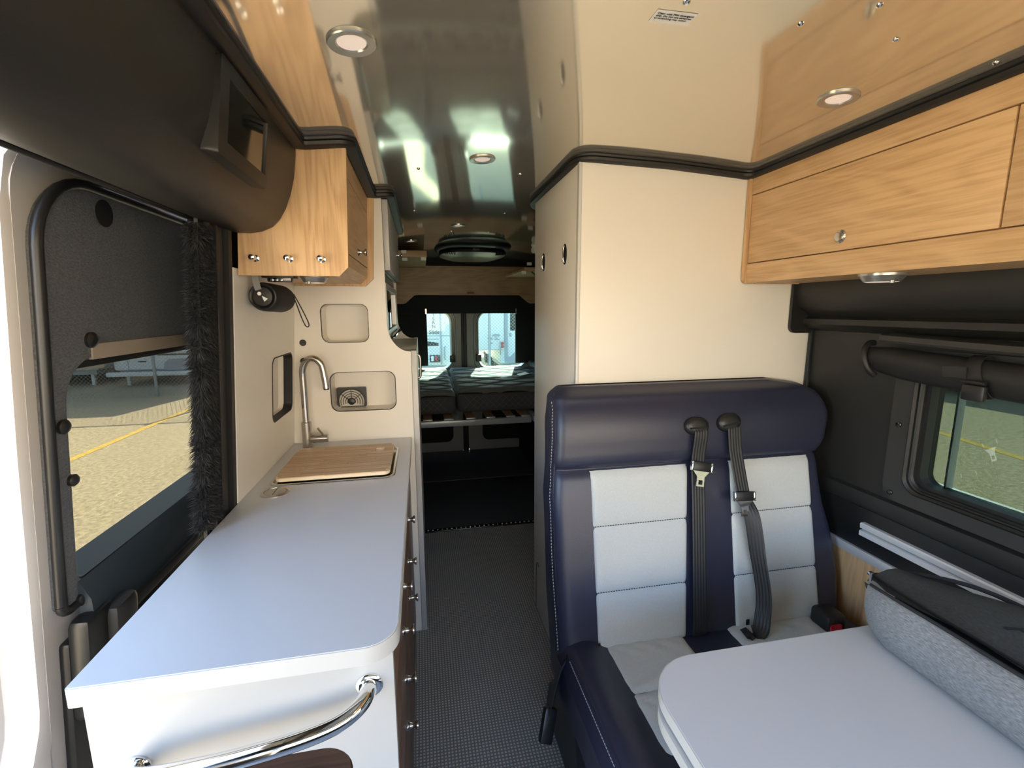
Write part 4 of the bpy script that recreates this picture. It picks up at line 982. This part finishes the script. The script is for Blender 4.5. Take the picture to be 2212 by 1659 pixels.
make('table_leg', G().lathe([(0.10, 0.0), (0.10, 0.012), (0.04, 0.02), (0.028, 0.03), (0.028, 0.66), (0.06, 0.6675)], (0.86, 0.33, 0.0), 'Z', 28), 'aluminium', t)
make('wall_bracket', G().box(1.37, 1.392, 0.0, 0.75, 0.690, 0.716, 0.003), 'aluminium', t)

t = thing('fabric_bag', 'heather grey zip-open fabric bag lying on the table by the wall', 'bag', (1.1, 0.4, 0.72))
def bagrow(pts, y, ends=1.0, dx=0.0):
    return [(x+dx, y, 0.7215+(z-0.7215)*ends) for x, z in pts]
side = [(1.02, 0.7215), (0.960, 0.7225), (0.945, 0.735), (0.936, 0.760), (0.934, 0.790), (0.940, 0.818), (0.950, 0.836), (0.962, 0.842), (0.972, 0.836), (0.985, 0.810), (1.02, 0.792)]
def wig(y, a): return a*math.sin(y*23)+a*0.6*math.sin(y*51+1)
rows = []
for k in range(19):
    y = 0.748-0.86*k/18; e = 1.0 if k > 0 else 0.97
    rows.append([(x+wig(y, 0.003)*(1 if z > 0.75 else 0.3)+(0.02 if k == 0 else 0), y+ (0.028*(z-0.7215)/0.12 if k < 2 else 0), 0.7215+(z-0.7215)*(e+wig(y+1, 0.02)*(1 if z > 0.73 else 0))) for x, z in side])
make('bag_side', G().grid(rows), 'bag_light', t, smooth=80)
inn = [(0.966, 0.838), (0.980, 0.806), (1.01, 0.785), (1.05, 0.783), (1.10, 0.80)]
rows = [[(x, y+(0.03 if k == 0 else 0), z+wig(y, 0.004)) for x, z in inn] for k, y in enumerate([0.752-0.86*k/14 for k in range(15)])]
make('bag_lining', G().grid(rows), 'bag_inner', t, smooth=80)
topf = [(1.040, 0.806), (1.043, 0.812), (1.08, 0.824), (1.14, 0.834), (1.19, 0.834), (1.225, 0.822), (1.25, 0.79), (1.255, 0.7215)]
rows = []
for k in range(17):
    y = 0.835-0.95*k/16; q = min(1.0, 0.45+0.55*math.sqrt(min(1, k/4)))
    rows.append([(1.04+(x-1.04)*(0.55+0.45*min(1, k/3)), y-(0.03 if x > 1.2 and k < 2 else 0), 0.7215+(z-0.7215)*(0.86+0.14*min(1, k/3))+wig(y, 0.002)*(1 if z > 0.75 else 0)) for x, z in topf])
make('bag_flap', G().grid(rows), 'bag_dark', t, smooth=80)
pf = [(0.962, 0.790), (0.960, 0.7215)]
g = G(); g.grid([[(0.970, 0.774, 0.836), (1.00, 0.800, 0.835), (1.05, 0.835, 0.815), (1.10, 0.840, 0.79)], [(0.958, 0.764, 0.79), (1.00, 0.800, 0.785), (1.05, 0.83, 0.775), (1.10, 0.84, 0.765)], [(0.975, 0.750, 0.7215), (1.01, 0.785, 0.7215), (1.06, 0.81, 0.7215), (1.12, 0.82, 0.7215)]])
make('bag_end', g, 'bag_light', t, smooth=80)
rim = spline([(0.960, 0.762, 0.842)] + [(0.960+wig(y, 0.003), y, 0.842+wig(y+1, 0.002)) for y in [0.70-0.10*k for k in range(9)]], 4)
make('zip_rim', G().tube(rim, 0.0035, 8), 'bag_print', t)
rim = spline([(1.100, 0.842, 0.800), (1.06, 0.838, 0.808), (1.045, 0.80, 0.812)] + [(1.041, y, 0.811) for y in [0.70-0.1*k for k in range(9)]], 4)
make('flap_zip', G().tube(rim, 0.003, 8), 'bag_print', t)
rim = spline([(1.075, 0.842, 0.800), (1.14, 0.842, 0.797), (1.19, 0.80, 0.808), (1.222, 0.70, 0.822), (1.226, 0.5, 0.822), (1.226, 0.2, 0.822)], 5)
make('flap_binding', G().tube(rim, 0.005, 8), 'bag_print', t)
make('zip_pull', G().box(1.062, 1.074, 0.842, 0.856, 0.797, 0.806, 0.002), 'chrome', t)
Mt = Matrix(((0, 0.10, 0, 1.100), (-1, 0, 0, 0.600), (0, 0.995*0.10, 1, 0.8305), (0, 0, 0, 1)))
Mt = Matrix.Translation(Vector((1.098, 0.608, 0.8295))) @ Matrix.Rotation(0.10, 4, 'Y').inverted() @ Matrix.Rotation(-PI/2, 4, 'Z')
text('bag_lettering', 'AIR', 0.085, Mt, 'bag_print', t, 0.0015)
t = thing('beige_board', 'corner of a beige board beside the bag under the wall rail', 'board', (1.33, 0.45, 0.7215))
make('board_panel', G().box(1.275, 1.378, 0.10, 0.700, 0.7215, 0.742, 0.003), 'beige', t)

# ================================================================== REAR: BED, VALANCE, ROOF UNIT
t = thing('bed_frame', 'grey metal bed platform with wooden slats across the rear', 'bed frame', (0.4, 3.9, 0.6))
make('front_beam', G().box(-0.50, 0.795, 3.270, 3.305, 0.604, 0.650, 0.008), 'bed_metal', t)
make('side_beam', G().box(0.757, 0.795, 3.30, 4.5, 0.604, 0.650, 0.006), 'bed_metal', t)
make('side_beam', G().box(0.805, 0.850, 3.262, 4.5, 0.610, 0.655, 0.008), 'bed_metal', t)
make('centre_beam', G().box(0.215, 0.255, 3.30, 4.5, 0.604, 0.650), 'bed_metal', t)
make('rear_beam', G().box(-0.50, 1.38, 4.44, 4.475, 0.604, 0.650), 'bed_metal', t)
make('side_frame', G().box(0.85, 1.40, 3.262, 3.30, 0.610, 0.655, 0.006), 'bed_metal', t)
for x in (-0.42, -0.24, -0.10, -0.005, 0.145, 0.305, 0.452, 0.605, 0.72):
    sl = make('slat', G().box(x, x+0.062, 3.285, 4.48, 0.651, 0.660), 'slat_wood', t)
    make('slat_cap', G().box(x-0.003, x+0.065, 3.270, 3.300, 0.6505, 0.664, 0.002), 'bed_metal', sl)
def mattress(label, x0, x1, y0, y1, z0, z1, seed, name='mattress'):
    t = thing(name, label, 'mattress', ((x0+x1)/2, (y0+y1)/2, z0))
    NXm, NYm = max(8, int((x1-x0)/0.014)), int((y1-y0)/0.011); rows = []
    def wl_(k, x): return 0.034*math.sin(2*PI*x/0.34+(PI if k % 2 else 0)+seed)+0.006*math.sin(9*x+k)
    for j in range(NYm+1):
        y = y0+(y1-y0)*j/NYm; row = []
        for i in range(NXm+1):
            x = x0+(x1-x0)*i/NXm; best = 9
            kk = int((y-y0)/0.10)
            for k in range(kk-1, kk+3): best = min(best, abs(y-(y0+0.02+k*0.10+wl_(k, x))))
            q = min(1, best/0.042); puff = 0.026*math.sqrt(max(0, 1-(1-q)**2))
            e = min(1, (x-x0)/0.03, (x1-x)/0.03, (y-y0)/0.03, (y1-y)/0.03); e = max(0, e)
            drop = 0.028*(1-math.sqrt(1-(1-e)**2))
            row.append((x, y, z1-0.026+0.042*(y-y0)+puff-drop))
        rows.append(row)
    make('quilted_top', G().grid(rows), 'mattress_top', t, smooth=80, fixn=False)
    zr = z1-0.044
    lp = lambda i, z: [(a, b, z) for a, b in rrect(x0-0.004+i, x1+0.004-i, y0-0.004+i, y1+0.004-i, 0.035, 5)]
    bd = make('border', G().loft([lp(0.02, z0), lp(0.004, z0+0.012), lp(0.0, z0+0.04), lp(0.0, zr-0.02), lp(0.006, zr), lp(0.03, zr+0.004)]), 'mattress_side', t, smooth=60)
    pp = rrect(x0-0.004, x1+0.004, y0-0.004, y1+0.004, 0.035, 5)
    make('piping', G().tube([(a, b, zr) for a, b in pp+[pp[0]]], 0.005, 8), 'mattress_side', t)
    g = G(); h = zr-z0-0.04; n = int((x1-x0)/0.05)
    for k in range(-3, n+1):
        for sgn in (1, -1):
            a = x0+0.05*k; b = a+h*1.0
            if sgn < 0: a, b = b, a
            if min(a, b) < x0+0.02 or max(a, b) > x1-0.02: continue
            g.tube([(a, y0-0.0045, z0+0.03), (b, y0-0.0045, zr-0.01)], 0.0008, 4)
    if g.v: make('quilt_thread', g, 'mattress_thread', bd, fixn=False)
    return t
mattress('dark grey quilted mattress section on the kitchen side of the bed', -0.52, 0.236, 3.410, 4.47, 0.668, 0.842, 0.0)
mattress('wide dark grey quilted mattress section filling the middle of the bed', 0.255, 1.012, 3.440, 4.47, 0.668, 0.850, 1.3)
mattress('dark grey quilted mattress section against the far side wall', 1.034, 1.40, 3.45, 4.47, 0.668, 0.900, 2.1)
tag(make('care_label', G().add([(0.83, 3.86, 0.876), (0.93, 3.92, 0.884), (0.915, 4.02, 0.886), (0.82, 3.95, 0.878), (0.83, 3.86, 0.8755), (0.93, 3.92, 0.8835), (0.915, 4.02, 0.8855), (0.82, 3.95, 0.8775)], [(0, 1, 2, 3), (7, 6, 5, 4), (0, 4, 5, 1), (1, 5, 6, 2), (2, 6, 7, 3), (3, 7, 4, 0)]), 'paper_white'), 'white care label lying on the quilted mattress', 'label')
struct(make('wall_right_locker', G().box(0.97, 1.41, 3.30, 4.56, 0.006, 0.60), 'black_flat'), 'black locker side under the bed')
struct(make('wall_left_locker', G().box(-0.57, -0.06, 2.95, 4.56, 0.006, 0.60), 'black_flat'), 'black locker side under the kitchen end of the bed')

t = thing('rear_valance', 'oak valance board with chamfered lower corners above the rear doors', 'valance', (0.45, 4.4, 1.50))
vo = [(-0.58, 1.50), (-0.15, 1.50), (-0.125, 1.508), (-0.05, 1.575), (-0.035, 1.580), (0.935, 1.580), (0.95, 1.575), (1.03, 1.510), (1.05, 1.502), (1.44, 1.502), (1.44, 1.845), (-0.58, 1.845)]
make('valance_board', G().plate(vo, [], (0, 4.40, 0), (1, 0, 0), (0, 0, 1), (0, 1, 0), 0.016), 'oak_valance', t)
make('valance_top_strip', G().box(-0.58, 1.44, 4.402, 4.43, 1.835, 1.96), 'black_flat', t)
make('valance_label', G().box(0.44, 0.505, 4.3985, 4.4005, 1.592, 1.612), 'label_brown', t)
t = thing('blackout_curtain', 'black blackout curtain framing the rear windows', 'curtain', (0.45, 4.5, 0.9))
make('curtain_side', G().box(-0.56, 0.058, 4.49, 4.53, 0.91, 1.62, 0.004), 'black_flat', t)
make('curtain_side', G().box(0.925, 1.42, 4.49, 4.53, 0.912, 1.62, 0.004), 'black_flat', t)
make('curtain_top', G().box(-0.56, 1.42, 4.485, 4.535, 1.408, 1.80, 0.006), 'black_flat', t)
make('curtain_track', G().box(0.045, 0.060, 4.478, 4.487, 1.405, 1.455), 'lamp_metal', t)
make('curtain_track', G().box(0.922, 0.930, 4.478, 4.487, 1.400, 1.455), 'lamp_metal', t)

t = thing('roof_air_unit', 'oval black ceiling air conditioner with side grilles above the bed', 'air conditioner', (0.42, 3.75, 1.80))
def sup(a, b, n, cx_, cy_, N=44):
    out = []
    for k in range(N):
        th = 2*PI*k/N; c_, s_ = math.cos(th), math.sin(th)
        out.append((cx_+a*abs(c_)**(2/n)*(1 if c_ > 0 else -1), cy_+b*abs(s_)**(2/n)*(1 if s_ > 0 else -1)))
    return out
make('shroud', G().loft([[(x, y, z) for x, y in sup(a, b, 2.8, 0.42, 3.75)] for z, a, b in ((1.955, 0.30, 0.36), (1.925, 0.300, 0.36), (1.912, 0.292, 0.352), (1.900, 0.28, 0.335), (1.893, 0.26, 0.31), (1.892, 0.24, 0.29))]), 'black_plastic', t, smooth=50)
make('lower_cover', G().loft([[(x, y, z) for x, y in sup(a, b, 2.8, 0.42, 3.77)] for z, a, b in ((1.892, 0.20, 0.24), (1.880, 0.262, 0.31), (1.864, 0.255, 0.30), (1.842, 0.185, 0.23), (1.840, 0.16, 0.2))]), 'black_plastic', t, smooth=40)
for sx in (-1, 1):
    for k in range(6):
        x = 0.42+sx*(0.155+0.013*k); make('grille_bar', G().box(x-0.003, x+0.003, 3.488+0.01*k, 3.53+0.01*k, 1.846+0.002*k, 1.872, 0.001), 'black_flat', t)
make('control_pod', G().box(0.395, 0.445, 3.46, 3.49, 1.872, 1.892, 0.003), 'charcoal_trim', t)

def shelf(label, x0, x1, y0, y1, z0, z1, clips):
    t = thing('rear_shelf', label, 'shelf', ((x0+x1)/2, y0, z0))
    make('shelf_front', G().box(x0, x1, y0, y0+0.015, z0, z1, 0.001), 'oak_valance', t)
    make('shelf_board', G().box(x0, x1, y0+0.015, y1, z0+0.01, z0+0.025), 'oak_valance', t)
    for (x, z) in clips:
        make('clip_lamp', G().box(x, x+0.035, y0-0.02, y0+0.0, z, z+0.022, 0.002), 'paper_white', t)
    return t
shelf('small oak shelf with white clips high at the rear beside the upper cupboard', -0.50, 0.060, 3.40, 4.38, 1.815, 1.858, ((-0.11, 1.785), (0.018, 1.790), (-0.115, 1.835)))
t = shelf('small oak shelf on a bracket high at the rear behind the wardrobe', 0.80, 1.40, 3.55, 4.38, 1.735, 1.765, ((0.775, 1.715), (0.82, 1.78)))
make('bracket', G().tube([(0.86, 3.56, 1.735), (0.90, 3.56, 1.70), (0.915, 3.56, 1.66)], 0.006, 8), 'dark_steel', t)
t = thing('paper_roll', 'white paper bundle on the high rear shelf behind the wardrobe', 'paper', (0.84, 3.45, 1.85))
make('bundle', G().lathe([(0.02, 0.0), (0.028, 0.012), (0.028, 0.03), (0.021, 0.042), (0.027, 0.055), (0.025, 0.075), (0.012, 0.085)], (0.858, 3.45, 1.862), 'Z', 18), 'paper_white', t)

# ================================================================== CEILING LIGHTS AND STICKER
def ceiling_light(x, y, label, r=0.0415, tilt=True):
    z = zc(x); t = thing('ceiling_light', label, 'light', (x, y, z), 'round recessed ceiling lights')
    sl_ = -2*0.071*(x-0.50); M = Matrix.Translation(Vector((x, y, z))) @ Matrix.Rotation(-math.atan(sl_), 4, 'Y')
    g = G().lathe([(r, 0.001), (r, -0.003), (r*0.96, -0.005), (r*0.66, -0.0035), (r*0.60, 0.0)], (0, 0, 0), 'Z', 40, cap=False); g.xform(M); make('rim', g, 'lamp_metal', t)
    g = G().lathe([(r*0.60, -0.0005), (r*0.58, -0.002)], (0, 0, 0), 'Z', 36); g.xform(M); make('diffuser', g, 'lamp_diffuser', t)
ceiling_light(-0.099, 0.908, 'round ceiling light beside the black overhead console')
ceiling_light(0.212, 1.549, 'round ceiling light in the middle of the aisle ceiling')
ceiling_light(0.941, 0.960, 'round ceiling light close to the long oak wall cabinet')
ceiling_light(0.232, 2.75, 'round ceiling light just in front of the roof air unit')
ceiling_light(-0.045, 3.30, 'round ceiling light far back above the small oak shelf')
t = thing('care_sticker', 'small white sticker with cleaning advice on the ceiling', 'sticker', (0.43, 0.79, zc(0.43)))
SX0, SX1, SY0, SY1 = 0.395, 0.468, 0.769, 0.8015
zz = zc(0.43)
ang = -0.02
g = G().add([(SX0, SY1, zc(SX0)-0.0006), (SX1, SY1, zc(SX1)-0.0006), (SX1, SY0, zc(SX1)-0.0006), (SX0, SY0, zc(SX0)-0.0006)], [(0, 1, 2, 3)])
make('sticker_paper', g, 'paper_white', t, fixn=False)
sl_ = math.atan(-2*0.071*(0.43-0.50))
Ms = Matrix.Translation(Vector((SX0+0.004, SY0+0.0095, zc(SX0)-0.0014))) @ Matrix.Rotation(-sl_, 4, 'Y') @ Matrix.Rotation(PI, 4, 'X')
text('sticker_text', 'Clean with Mild detergents\nonly. Do not use abrasives\nas scratching may occur.', 0.0060, Ms, 'ink', t, 0.0002)

# ================================================================== OUTSIDE
GZ = -0.65
ground = struct(make('ground', G().box(-60, 60, -60, 80, GZ-0.2, GZ), 'asphalt'), 'tan sunlit asphalt lot around the van')
tag(make('parking_line', G().add([(-5.06, 4.0, GZ+0.004), (-4.94, 4.0, GZ+0.004), (-4.88, 11.6, GZ+0.004), (-5.0, 11.6, GZ+0.004)], [(0, 1, 2, 3)]), 'line_yellow', fixn=False), 'yellow painted parking line seen through the sliding door window', 'road marking')
tag(make('parking_line', G().add([(6.9, 0.2, GZ+0.004), (7.05, 0.2, GZ+0.004), (9.6, 9.6, GZ+0.004), (9.45, 9.6, GZ+0.004)], [(0, 1, 2, 3)]), 'line_yellow', fixn=False), 'yellow painted parking line seen through the tinted side window', 'road marking')

def fence(x0, x1, y, posts, label, sp=0.09, top=1.75):
    t = thing('chain_link_fence', label, 'fence', ((x0+x1)/2, y, GZ))
    g = G(); h = top-GZ; wv = 0.006
    n = int((x1-x0+h)/sp)
    for k in range(n):
        for s_ in (1, -1):
            a = x0-h+k*sp if s_ > 0 else x0+k*sp+0.0
            pts = []
            for zq in (0.0, 1.0):
                xq = a + (h*zq if s_ > 0 else -h*zq)
                pts.append((xq, GZ+h*zq))
            (xa, za), (xb, zb) = pts
            lo, hi = x0, x1
            def clip(xv): return za+(zb-za)*(xv-xa)/(xb-xa)
            P0, P1 = sorted(((xa, za), (xb, zb)))
            if P1[0] < lo or P0[0] > hi: continue
            if P0[0] < lo: P0 = (lo, clip(lo))
            if P1[0] > hi: P1 = (hi, clip(hi))
            dy = 0.004*s_
            dd_ = Vector((P1[0]-P0[0], P1[1]-P0[1])).normalized(); nx, nz = -dd_.y*wv/2, dd_.x*wv/2
            g.add([(P0[0]-nx, y+dy, P0[1]-nz), (P1[0]-nx, y+dy, P1[1]-nz), (P1[0]+nx, y+dy, P1[1]+nz), (P0[0]+nx, y+dy, P0[1]+nz), (P0[0], y+dy+0.005, P0[1]), (P1[0], y+dy+0.005, P1[1])], [(0, 1, 2, 3), (0, 4, 5, 1), (3, 2, 5, 4)])
    w_ = make('wire_mesh', g, 'wire', t, fixn=False); w_['kind'] = 'stuff'
    make('top_rail', G().tube([(x0, y, top), (x1, y, top)], 0.025, 10), 'galvanized', t)
    for x in posts: make('post', G().tube([(x, y-0.03, GZ), (x, y-0.03, top+0.05)], 0.035, 12), 'galvanized', t)
fence(-14.0, -4.2, 12.7, (-12.3, -9.4, -6.46, -4.25), 'chain link fence with grey posts seen through the sliding door window')
fence(-4.1, 8.0, 12.7, (-1.3, 1.86, 4.9, 7.9), 'chain link fence with a top rail seen through the rear windows')

def rv(label, x0, x1, y0, y1, zb, zt, extras=None, name='trailer'):
    t = thing(name, label, 'trailer', ((x0+x1)/2, (y0+y1)/2, GZ))
    make('body', G().box(x0, x1, y0, y1, zb, zt, 0.08, 3), 'rv_white', t)
    make('skirt', G().box(x0+0.1, x1-0.1, y0+0.1, y1-0.1, zb-0.12, zb), 'rv_grey', t)
    for x in (x0+0.25, x1-0.25):
        make('jack_leg', G().box(x-0.04, x+0.04, y0+0.15, y0+0.23, GZ, zb-0.1, 0.004), 'rv_white', t)
    for yv in (y0+(y1-y0)*0.45, y0+(y1-y0)*0.60):
        make('wheel', G().lathe([(0.2, -0.1), (0.33, -0.09), (0.34, 0), (0.33, 0.09), (0.2, 0.1)], (x0+0.10, yv, GZ+0.34), 'X', 20), 'tyre', t)
    return t
# left pair, seen through the sliding door window
t = rv('white trailer with dark window and red tail lamp in the sliding door window', -8.45, -5.0, 14.6, 20.0, -0.22, 2.6)
wn = make('window', G().box(-7.18, -6.45, 14.57, 14.61, 0.36, 1.2, 0.02), 'rv_dark', t)
make('window_trim', G().plate(rrect(-7.24, -6.39, 0.30, 1.26, 0.08), [rrect(-7.17, -6.46, 0.37, 1.19, 0.06)], (0, 14.56, 0), (1, 0, 0), (0, 0, 1), (0, 1, 0), 0.03), 'rv_white', t)
make('dark_stripe', G().box(-7.30, -5.1, 14.585, 14.605, 0.20, 0.245), 'rv_dark', t)
dr = make('door', G().box(-8.05, -7.45, 14.575, 14.605, -0.18, 1.9, 0.01), 'rv_white', t)
make('door_seam', G().plate(rrect(-8.07, -7.43, -0.2, 1.92, 0.02), [rrect(-8.045, -7.455, -0.175, 1.895, 0.02)], (0, 14.58, 0), (1, 0, 0), (0, 0, 1), (0, 1, 0), 0.02), 'rv_grey', dr)
make('tail_lamp', G().box(-7.86, -7.62, 14.55, 14.58, 0.235, 0.315, 0.02), 'rv_red', t)
make('door_handle', G().box(-7.80, -7.60, 14.55, 14.58, 0.02, 0.055, 0.01), 'rv_dark', t)
make('cable', G().tube(spline([(-7.55, 14.56, 0.8), (-7.50, 14.55, 0.5), (-7.38, 14.55, 0.30), (-7.22, 14.56, 0.25)], 5), 0.02, 8), 'rv_dark', t)
make('bumper', G().box(-8.55, -5.0, 14.42, 14.6, -0.36, -0.24, 0.02), 'rv_white', t)
make('wheel_arch', G().plate([(-7.20, -0.22), (-7.15, 0.0), (-7.0, 0.10), (-6.2, 0.10), (-6.05, 0.0), (-6.0, -0.22)], [], (0, 14.57, 0), (1, 0, 0), (0, 0, 1), (0, 1, 0), 0.03), 'rv_grey', t)
t = rv('white trailer with a pale hatch panel in the sliding door window', -13.2, -9.0, 14.9, 20.5, -0.22, 2.4)
make('hatch', G().plate(rrect(-9.30, -8.55, -0.1, 0.75, 0.06), [], (0, 14.42, 0), (1, 0, 0), (0, 0, 1), (0, 1, 0), 0.06), 'rv_tan', t)
make('hatch_line', G().box(-9.25, -8.6, 14.405, 14.42, 0.36, 0.40), 'rv_grey', t)
# rear pair
t = rv('white trailer with dark slide-out lettering behind the fence in the left rear window', -3.2, 0.93, 14.4, 20.5, -0.30, 3.0)
make('stripe', G().prism([(0.05, 0.33), (0.52, 0.33), (0.52, 0.42), (0.05, 0.50)], 'Y', 14.385, 14.40), 'rv_dark', t)
make('stripe', G().box(-0.7, 0.52, 14.385, 14.40, 0.53, 0.55), 'rv_grey', t)
make('stripe', G().box(-0.7, 0.9, 14.385, 14.40, 0.63, 0.655), 'rv_grey', t)
tl = make('tail_lamp_housing', G().box(0.24, 0.56, 14.36, 14.40, -0.18, 0.05, 0.03), 'rv_dark', t)
make('tail_lamp', G().box(0.40, 0.47, 14.345, 14.37, -0.14, 0.02, 0.015), 'rv_red', tl)
make('reverse_lamp', G().box(0.28, 0.36, 14.345, 14.37, -0.14, 0.02, 0.015), 'rv_white', tl)
make('grab_handle', G().tube([(0.72, 14.37, -0.10), (0.70, 14.33, -0.07), (0.70, 14.33, 0.28), (0.72, 14.37, 0.31)], 0.02, 8), 'rv_grey', t)
make('corner_post', G().box(0.58, 0.62, 14.37, 14.40, -0.25, 2.9), 'rv_grey', t)
text('slide_lettering', 'Slide', 0.17, Matrix.Translation(Vector((0.24, 14.385, 0.70))) @ Matrix.Rotation(PI/2, 4, 'X'), 'rv_dark', t, 0.004)
for k, ch in enumerate('TERN'):
    text('upright_letter', ch, 0.14, Matrix.Translation(Vector((0.39, 14.385, 1.24-0.12*k))) @ Matrix.Rotation(PI/2, 4, 'X'), 'rv_dark', t, 0.004, 'CENTER')
t = rv('white trailer with red lamps and mountain graphic in the right rear window', 2.45, 7.2, 14.4, 20.5, -0.30, 3.0)
make('slide_box', G().box(1.72, 2.56, 14.25, 16.0, 0.17, 2.9, 0.05), 'rv_white', t)
make('dark_band', G().box(2.60, 2.70, 14.37, 14.40, -0.25, 2.9), 'rv_grey', t)
make('window', G().box(2.78, 3.5, 14.37, 14.40, 0.77, 1.6, 0.03), 'rv_dark', t)
make('mountain_graphic', G().prism([(2.66, -0.26), (3.6, -0.26), (3.6, 0.10), (3.35, 0.02), (3.2, 0.14), (3.05, 0.02), (2.92, 0.08), (2.78, -0.06), (2.66, -0.04)], 'Y', 14.38, 14.40), 'rv_grey', t)
for z in (0.385, 0.285): make('round_lamp', G().lathe([(0.045, 0), (0.045, -0.03), (0.03, -0.04)], (2.50, 14.24, z), 'Y', 18), 'rv_red', t)
make('grab_handle', G().tube([(2.44, 14.24, 0.03), (2.43, 14.2, 0.05), (2.43, 14.2, 0.43), (2.44, 14.24, 0.45)], 0.018, 8), 'rv_grey', t)
make('hatch_handle', G().box(2.76, 2.82, 14.37, 14.40, 0.58, 0.70, 0.015), 'rv_grey', t)
for (cx_, cz_, a_, b_) in ((2.30, 0.635, 0.13, 0.042), (2.10, 0.555, 0.085, 0.02), (2.30, 0.555, 0.06, 0.016), (2.16, 0.52, 0.05, 0.018), (2.33, 0.512, 0.10, 0.02), (2.14, 0.39, 0.07, 0.025)):
    make('badge', G().plate(ellipse(cx_, cz_, a_, b_, 24), [], (0, 14.235, 0), (1, 0, 0), (0, 0, 1), (0, 1, 0), 0.016), 'rv_grey', t)
rv('unseen white trailer added to shade the lot on the tinted window side', 12.5, 15.0, 8.0, 14.5, -0.15, 2.6)  # out of view, added so its shadow bands the ground past the side window
# parked car beside the tinted side window
t = thing('parked_car', 'dark car nose with a chrome headlamp seen low in the tinted side window', 'car', (3.6, 5.2, GZ))
CARM = Matrix(((0, -1, 0, 8.22), (1, 0, 0, 0.50), (0, 0, 1, 0), (0, 0, 0, 1)))
prof = [(2.6, GZ+0.22), (2.62, GZ+0.50), (2.72, GZ+0.70), (3.3, GZ+0.86), (3.75, GZ+0.95), (4.4, GZ+1.42), (5.6, GZ+1.45), (6.3, GZ+1.0), (6.8, GZ+0.95), (6.85, GZ+0.25)]
g = G(); loops = []
for y, k in ((3.72, 0.90), (3.78, 0.97), (3.95, 1.0), (5.25, 1.0), (5.42, 0.97), (5.48, 0.9)):
    loops.append([(4.7+(x-4.7)*(0.96 if k < 0.95 else 1), y, GZ+0.22+(z-GZ-0.22)*k) for x, z in prof])
g.loft(loops); g.xform(CARM)
make('car_body', g, 'car_paint', t, smooth=40)
make('windscreen', G().add([(3.80, 3.98, GZ+0.99), (3.80, 5.22, GZ+0.99), (4.33, 5.15, GZ+1.42), (4.33, 4.05, GZ+1.42)], [(0, 1, 2, 3)]).xform(CARM), 'rv_dark', t, fixn=False)
for y in (3.95, 5.25): make('headlamp', G().loft([[(x, y+0.16*k*math.cos(a), GZ+0.62+0.065*k*math.sin(a)) for a in [2*PI*j/20 for j in range(20)]] for x, k in ((2.66, 1.0), (2.62, 0.95), (2.60, 0.6))]).xform(CARM), 'chrome', t)
make('grille', G().box(2.59, 2.64, 4.25, 4.95, GZ+0.42, GZ+0.58, 0.01).xform(CARM), 'rv_dark', t)
for x in (3.3, 6.0):
    for y in (3.80, 5.40): make('wheel', G().lathe([(0.2, -0.10), (0.31, -0.09), (0.32, 0), (0.31, 0.09), (0.2, 0.1)], (x, y, GZ+0.32), 'Y', 20).xform(CARM), 'tyre', t)
